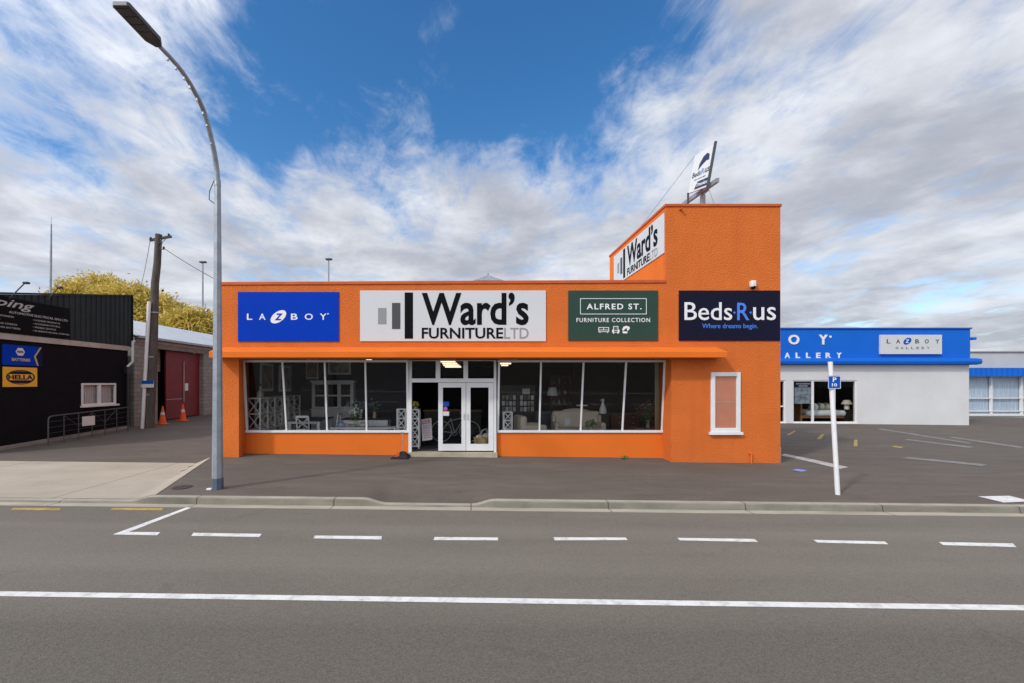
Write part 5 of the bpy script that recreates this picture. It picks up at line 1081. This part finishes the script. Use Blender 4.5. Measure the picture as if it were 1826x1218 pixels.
# mast
a = Vector((P(88, 0, 21).x, 21, 3.0)); t = thing('aerial_mast', 'tall thin grey aerial mast rising behind the black workshop', 'mast', (a.x, a.y, .3)); b = P(91.5, 400, 21)
mb = MB(); mb.tube([(a.x, a.y, .3), a.lerp(b, .8), b], [.055, .05, .03], 8); mb.build('pole', 'galv', t); mb = MB(); mb.tube([b, b + UZ * .35], .008, 6); mb.build('whip', 'galv', t)
# steel railing along the wall
RXX = -14.75
rl = thing('railing', 'low galvanised pipe railing leaning along the black wall', 'railing', (RXX, 17, .3)); ps_ = [PXW(86, 0, RXX).y + 0, PXW(228, 0, RXX).y]
ys_ = np.linspace(ps_[0], ps_[1], 7); top_z = lambda y: g(RXX, y) + 1.02
mb = MB(); q0, q1 = ys_[0], ys_[-1]
mb.tube([(RXX, q0, g(RXX, q0)), (RXX, q0, top_z(q0) - .12), (RXX, q0 + .04, top_z(q0) - .03), (RXX, q0 + .14, top_z(q0)), (RXX, q1, top_z(q1))], .024, 8); mb.build('top_rail', 'galv_dark', rl, smooth=True)
for y in ys_[1:]: mb = MB(); mb.tube([(RXX, y, g(RXX, y) - .02), (RXX, y, top_z(y) - .02)], .016, 8); mb.build('post', 'galv_dark', rl)
mb = MB()
for k in range(4): d = .2 + .2 * k; mb.tube([(RXX, q0, top_z(q0) - d), (RXX, q1, top_z(q1) - d)], .006, 5)
mb.build('wire', 'galv_dark', rl)
mb = MB()
for i in (1, 3): mb.tube([(RXX, ys_[i], top_z(ys_[i]) - .03), (RXX, ys_[i + 1], top_z(ys_[i + 1]) - .5), (RXX, ys_[i + 2], top_z(ys_[i + 2]) - .03)], .010, 6)
mb.build('brace', 'galv_dark', rl)
yv = PXW(158, 0, RXX + .03).y; zt = PXW(158, 742, RXX).z; tag(MB().box(RXX + .026, RXX + .036, yv - .27, yv + .27, zt - .36, zt).build('notice_plate', 'paper', origin=(RXX, yv, zt)), 'small white notice plate wired to the pipe railing', 'sign')

# ================================================================== GREY BLOCK SHED
KY0, KY1 = 19.62, 34.; bs = thing('block_shed', 'grey concrete block shed with a zinc roof and red sliding doors', 'shed', (BX, 25, .4))
dy0, dy1 = bw(281, 0).y, bw(363, 0).y; zL = 4.13; zE = 4.58
mb = MB(); mb.box(BX - .3, BX, KY0, dy0, -.2, zE); mb.box(BX - .3, BX, dy1, KY1, -.2, zE); mb.box(BX - .3, BX, dy0, dy1, zL, zE)
mb.box(-23.5, BX - .3, KY0, KY0 + .3, -.2, zE); mb.box(-23.5, BX - .3, KY1 - .3, KY1, -.2, zE); mb.box(-23.8, -23.5, KY0, KY1, -.2, zE); mb.build('wall', 'block', bs)
mb = MB(); mb.box(BX, BX + .035, dy0 - .5, dy1 + .9, zL - .02, zL + .24); mb.box(BX - .3, BX - .285, dy0, dy0 + .1, 0, zL); mb.build('lintel', mat('concrete_lintel', (.20, .19, .175), .85, .2, 3, .2, 30, dirt=.3), bs)
rx = -19.6; zR = 2.45 + .1836 * 19.6; mb = MB(); prof = []; n_ = 110
for i in range(n_): y = KY0 - .15 + (KY1 + .3 - KY0) * i / (n_ - 1); prof.append((y, .018 * (1 if i % 2 else -1)))
e0 = BX + .22; vs = [(e0, y, zE + .02 + o) for y, o in prof] + [(rx, y, zR + o) for y, o in prof] + [(-23.9, y, zE + .02 + o) for y, o in prof]
mb.add(vs, [(i, i + 1, n_ + i + 1, n_ + i) for i in range(n_ - 1)] + [(n_ + i, n_ + i + 1, 2 * n_ + i + 1, 2 * n_ + i) for i in range(n_ - 1)]); mb.build('roof', 'iron_roof', bs)
mb = MB(); mb.slab([(BX, KY0, zE), (rx, KY0, zR - .05), (-23.8, KY0, zE)], (0, .1, 0)); mb.build('gable', 'block', bs)
mb = MB(); mb.box(BX + .2, BX + .3, KY0 - .1, KY1, zE - .08, zE + .03); mb.build('gutter', 'galv', bs)
mb = MB(); mb.box(BX + .003, BX + .05, KY0 + .1, dy1 + 3, zE - .22, zE - .1); mb.build('fascia_board', 'strip', bs)
DX = BX - .24; l0, l1, l2 = PXW(296, 0, DX).y, PXW(326, 0, DX).y, dy1 - .01
for i, (a, b) in enumerate(((l0, l1 - .01), (l1 + .01, l2))):
    zb0 = g(BX, (a + b) / 2) + .05; mb = MB(); k = 6
    for j in range(k): y0_, y1_ = a + (b - a) * j / k, a + (b - a) * (j + 1) / k - .006; mb.box(DX - .04, DX, y0_, y1_, zb0, zL - .02)
    mb.box(DX - .08, DX - .041, a, b, zb0, zL - .03); d = mb.build('door', 'red_door', bs)
    if i == 1: mb = MB(); mb.box(DX + .002, DX + .008, a + .15, a + .42, 2.0, 2.4); mb.build('notice', 'paper', d)
    mb = MB(); mb.box(DX + .002, DX + .012, a + .03, b - .03, 1.55, 1.575) if i == 0 else mb.box(DX + .002, DX + .05, a + .02, a + .05, 1.4, 3.6); mb.build('bolt', 'strip', d)
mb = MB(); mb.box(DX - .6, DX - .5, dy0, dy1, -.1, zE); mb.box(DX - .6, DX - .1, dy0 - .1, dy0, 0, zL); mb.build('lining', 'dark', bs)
mb = MB(); mb.box(DX - .5, DX - .3, dy0, l0, 3.0, zL); mb.box(DX - .5, DX - .3, dy0, dy0 + .45, .3, 2.0); mb.build('inner_wall', 'block', bs)
mb = MB(); mb.slab([(DX - .295, dy0 + a, z) for a, z in ((.2, 3.2), (.5, 3.15), (.75, 3.3), (.7, 3.5), (.45, 3.45), (.25, 3.55))], (.004, 0, 0)); mb.build('painted_mark', 'sky_ink', bs)
mb = MB(); mb.tube([(BX + .05, dy1 + .9, 2.6), (BX + .05, dy1 + .9, zE - .2)], .03, 6); mb.box(BX + .003, BX + .09, dy1 + .82, dy1 + .98, 2.35, 2.6); mb.build('conduit', 'galv', bs)
# cones
def cone(px, py, label):
    c = G(px, py); c.x = max(c.x, BX + .35); c = Vector((-14.9, c.y, 0)); c.y = PXW(px, 0, -14.9).y; c.z = g(c.x, c.y)
    t = thing('traffic_cone', label, 'traffic cone', tuple(c), 'traffic cones at the shed doors')
    mb = MB(); mb.rbox(c.x - .2, c.x + .2, c.y - .2, c.y + .2, c.z, c.z + .04, .015); mb.build('base', 'rubber' if 0 else 'cone', t)
    mb = MB(); mb.lathe(c + UZ * .04, [(.16, 0), (.03, .82), (.025, .84)], 16); mb.build('body', 'cone', t, smooth=True)
    mb = MB(); r_ = lambda z_: .16 - .13 * z_ / .82 + .003; mb.lathe(c + UZ * .04, [(r_(.42), .42), (r_(.55), .55)], 16); mb.build('band', 'reflective', t, smooth=True)
cone(290, 748, 'orange traffic cone in front of the dark open gap of the shed'); cone(326, 743, 'orange traffic cone in front of the joint between the red doors')
# timber power pole
pb = P(266, 757, 19.3); px_, py_ = pb.x, 19.3; zb_ = g(px_, py_); tpz = P(283, 418, 19.3)
up = thing('power_pole', 'old leaning timber power pole in front of the grey block shed', 'power pole', (px_, py_, zb_)); top = Vector((tpz.x, 19.3, tpz.z)); bot = Vector((px_, py_, zb_ - .1))
mb = MB(); mb.tube([bot, bot.lerp(top, .35) + Vector((.02, 0, 0)), bot.lerp(top, .75) + Vector((-.06, 0, 0)), bot.lerp(top, .85), top], [.19, .175, .155, .145, .135], 12); mb.build('pole', 'wood_pole', up, smooth=True)
ca = top - UZ * .15; mb = MB(); mb.beam(ca + Vector((-.32, -.12, -.16)), ca + Vector((.50, .12, .10)), .09, .1, (0, 0, 1)); mb.build('crossarm', 'wood_pole', up)
for k, (a, b, c_) in enumerate(((-.27, -.12, -.08), (.40, .08, .15), (.18, -.2, -.35), (.30, -.1, -.5))): mb = MB(); q = ca + Vector((a, b, c_)); mb.lathe(q, [(.03, -.06), (.05, -.02), (.03, 0), (.05, .04), (.02, .07)], 10); mb.build('insulator', 'black_steel', up)
mb = MB(); mb.tube([ca + Vector((.16, -.1, -.1)), ca + Vector((.30, -.2, -.3)), ca + Vector((.2, -.2, -.55)), ca + Vector((.35, -.2, -.6))], .02, 6); mb.tube([ca + Vector((.36, .05, .05)), ca + Vector((.34, -.15, -.2)), ca + Vector((.18, -.2, -.35))], .014, 6); mb.build('bracket', 'galv_dark', up)
mb = MB(); c0 = P(266, 538, 19.05); mb.tube([(P(254, 757, 19.1).x, 19.1, zb_), c0], .075, 10); mb.build('conduit', 'white_paint', up, smooth=True)
for z_ in (1.9, 3.6, 5.6): mb = MB(); q = bot.lerp(top, (z_ - bot.z) / (top.z - bot.z)); mb.tube([q - UZ * .03, q + UZ * .03], .185, 12); mb.build('strap', 'galv', up)
mb = MB(); q0, q1 = P(253, 691, 19.0), P(274.5, 678.5, 19.0); mb.box(q0.x, q1.x, 18.98, 19.0, q0.z, q1.z); pl = mb.build('plate', 'paper', up); mb = MB(); mb.box(q0.x, q1.x, 18.974, 18.979, (q0.z + q1.z) / 2 + .0, q1.z); hd3 = mb.build('header', 'roadblue', pl)
q = top - UZ * 2.55; mb = MB(); mb.ball(q + Vector((.22, -.05, 0)), .05); mb.build('fitting', 'black_steel', up)
# service wire
def sag(a, b, s_, n=16): a, b = Vector(a), Vector(b); return [a.lerp(b, k / n) - UZ * s_ * 4 * (k / n) * (1 - k / n) for k in range(n + 1)]
mb = MB(); mb.tube(sag(ca + Vector((.32, -.1, -.52)), (XL + .1, 15.0, 5.2), .12), .014, 5); tag(mb.build('overhead_wire', 'wire', origin=ca), 'thin black service wire sagging from the timber pole to the orange shop', 'wire', 'overhead wires at the timber pole')
mb = MB(); mb.tube(sag(ca + Vector((-.27, -.12, -.02)), P(250, 515, 30), .2), .012, 5); tag(mb.build('overhead_wire', 'wire', origin=ca), 'thin wire running down from the timber pole to the zinc roof', 'wire', 'overhead wires at the timber pole')
# far light poles
def farpole(px, ptop, Y, label):
    b = P(px, 0, Y); zt = P(px, ptop, Y).z; t = thing('light_pole', label, 'light pole', (b.x, Y, .3), 'distant light poles')
    mb = MB(); mb.tube([(b.x, Y, .3), (b.x, Y, zt)], [.13, .075], 8); mb.build('pole', 'galv', t)
    mb = MB(); mb.rbox(b.x - .32, b.x + .38, Y - .2, Y + .2, zt - .05, zt + .13, .05); mb.build('lamp_head', 'galv_dark', t)
farpole(361.5, 468, 48, 'distant light pole rising behind the yellow tree'); farpole(586, 463, 48, 'distant light pole rising behind the orange parapet')

# trees
def tree(label, blobs, base, mname, n, size, grp):
    t = thing('tree', label, 'tree', base, grp); b = Vector(base); mb = MB(); cs = [Vector(q[0]) for q in blobs]; cc = sum(cs, Vector()) / len(cs)
    fork = b.lerp(Vector((b.x, b.y, cc.z)), .55); mb.tube([b - UZ * .2, b.lerp(fork, .5) + Vector((.15, .1, 0)), fork], [.5, .42, .34], 10)
    for c in cs: mb.tube([fork, fork.lerp(c, .5) + UZ * .5, c], [.22, .14, .04], 8)
    mb.build('trunk', 'bark', t, smooth=True)
    V = []; vol = np.array([q[1] ** 2 for q in blobs]); vol = vol / vol.sum(); cnt = 0
    # leaf sprays gathered in clumps on the surface of each lobe
    verts = []; faces = []
    for (c, r, sz), w in zip(blobs, vol):
        c = Vector(c); ncl = int(n * w / 26)
        for _ in range(ncl):
            d = Vector(RNG.normal(size=3)).normalized(); d.z = d.z if d.z > -.35 else -d.z * .4
            rr = r * RNG.uniform(.78, 1.07); cp_ = c + Vector((d.x * rr, d.y * rr, d.z * rr * sz)); cr = RNG.uniform(.35, .7)
            for _ in range(26):
                p = cp_ + Vector(RNG.normal(size=3)) * cr * .5
                u = (d * .5 + Vector(RNG.normal(size=3)) * .6).normalized() * size * RNG.uniform(.7, 1.5); v_ = u.cross(Vector(RNG.normal(size=3))).normalized() * size * RNG.uniform(.25, .45)
                o = len(verts); verts += [p - u, p - v_, p + u, p + v_]; faces.append((o, o + 1, o + 2, o + 3))
    mb = MB(); mb.v = verts; mb.f = faces; mb.build('crown', mname, t)
def tb(px, py, Y, r, sz=.8): p = P(px, py, Y); return ((p.x, p.y, p.z), r, sz)
tree('broad autumn tree with golden yellow crown behind the workshop and shed', [tb(180, 553, 38, 3.3), tb(135, 568, 39, 2.7), tb(228, 560, 37, 3.1), tb(275, 578, 37, 2.9), tb(190, 600, 36, 3), tb(110, 590, 38, 2.2), tb(300, 600, 37.5, 2.4)], (P(195, 0, 38).x, 38, .3), 'leaf_yellow', 70000, .165, 'autumn trees behind the shed')
tree('smaller golden tree showing between the timber pole and the street lamp', [tb(345, 590, 36, 2.1), tb(375, 598, 36.5, 2.0), tb(320, 605, 35.5, 2.0), tb(400, 610, 37, 1.8)], (P(355, 0, 36).x, 36, .3), 'leaf_yellow', 30000, .165, 'autumn trees behind the shed')
for o in bpy.data.objects:
    if '_loc' in o: del o['_loc']
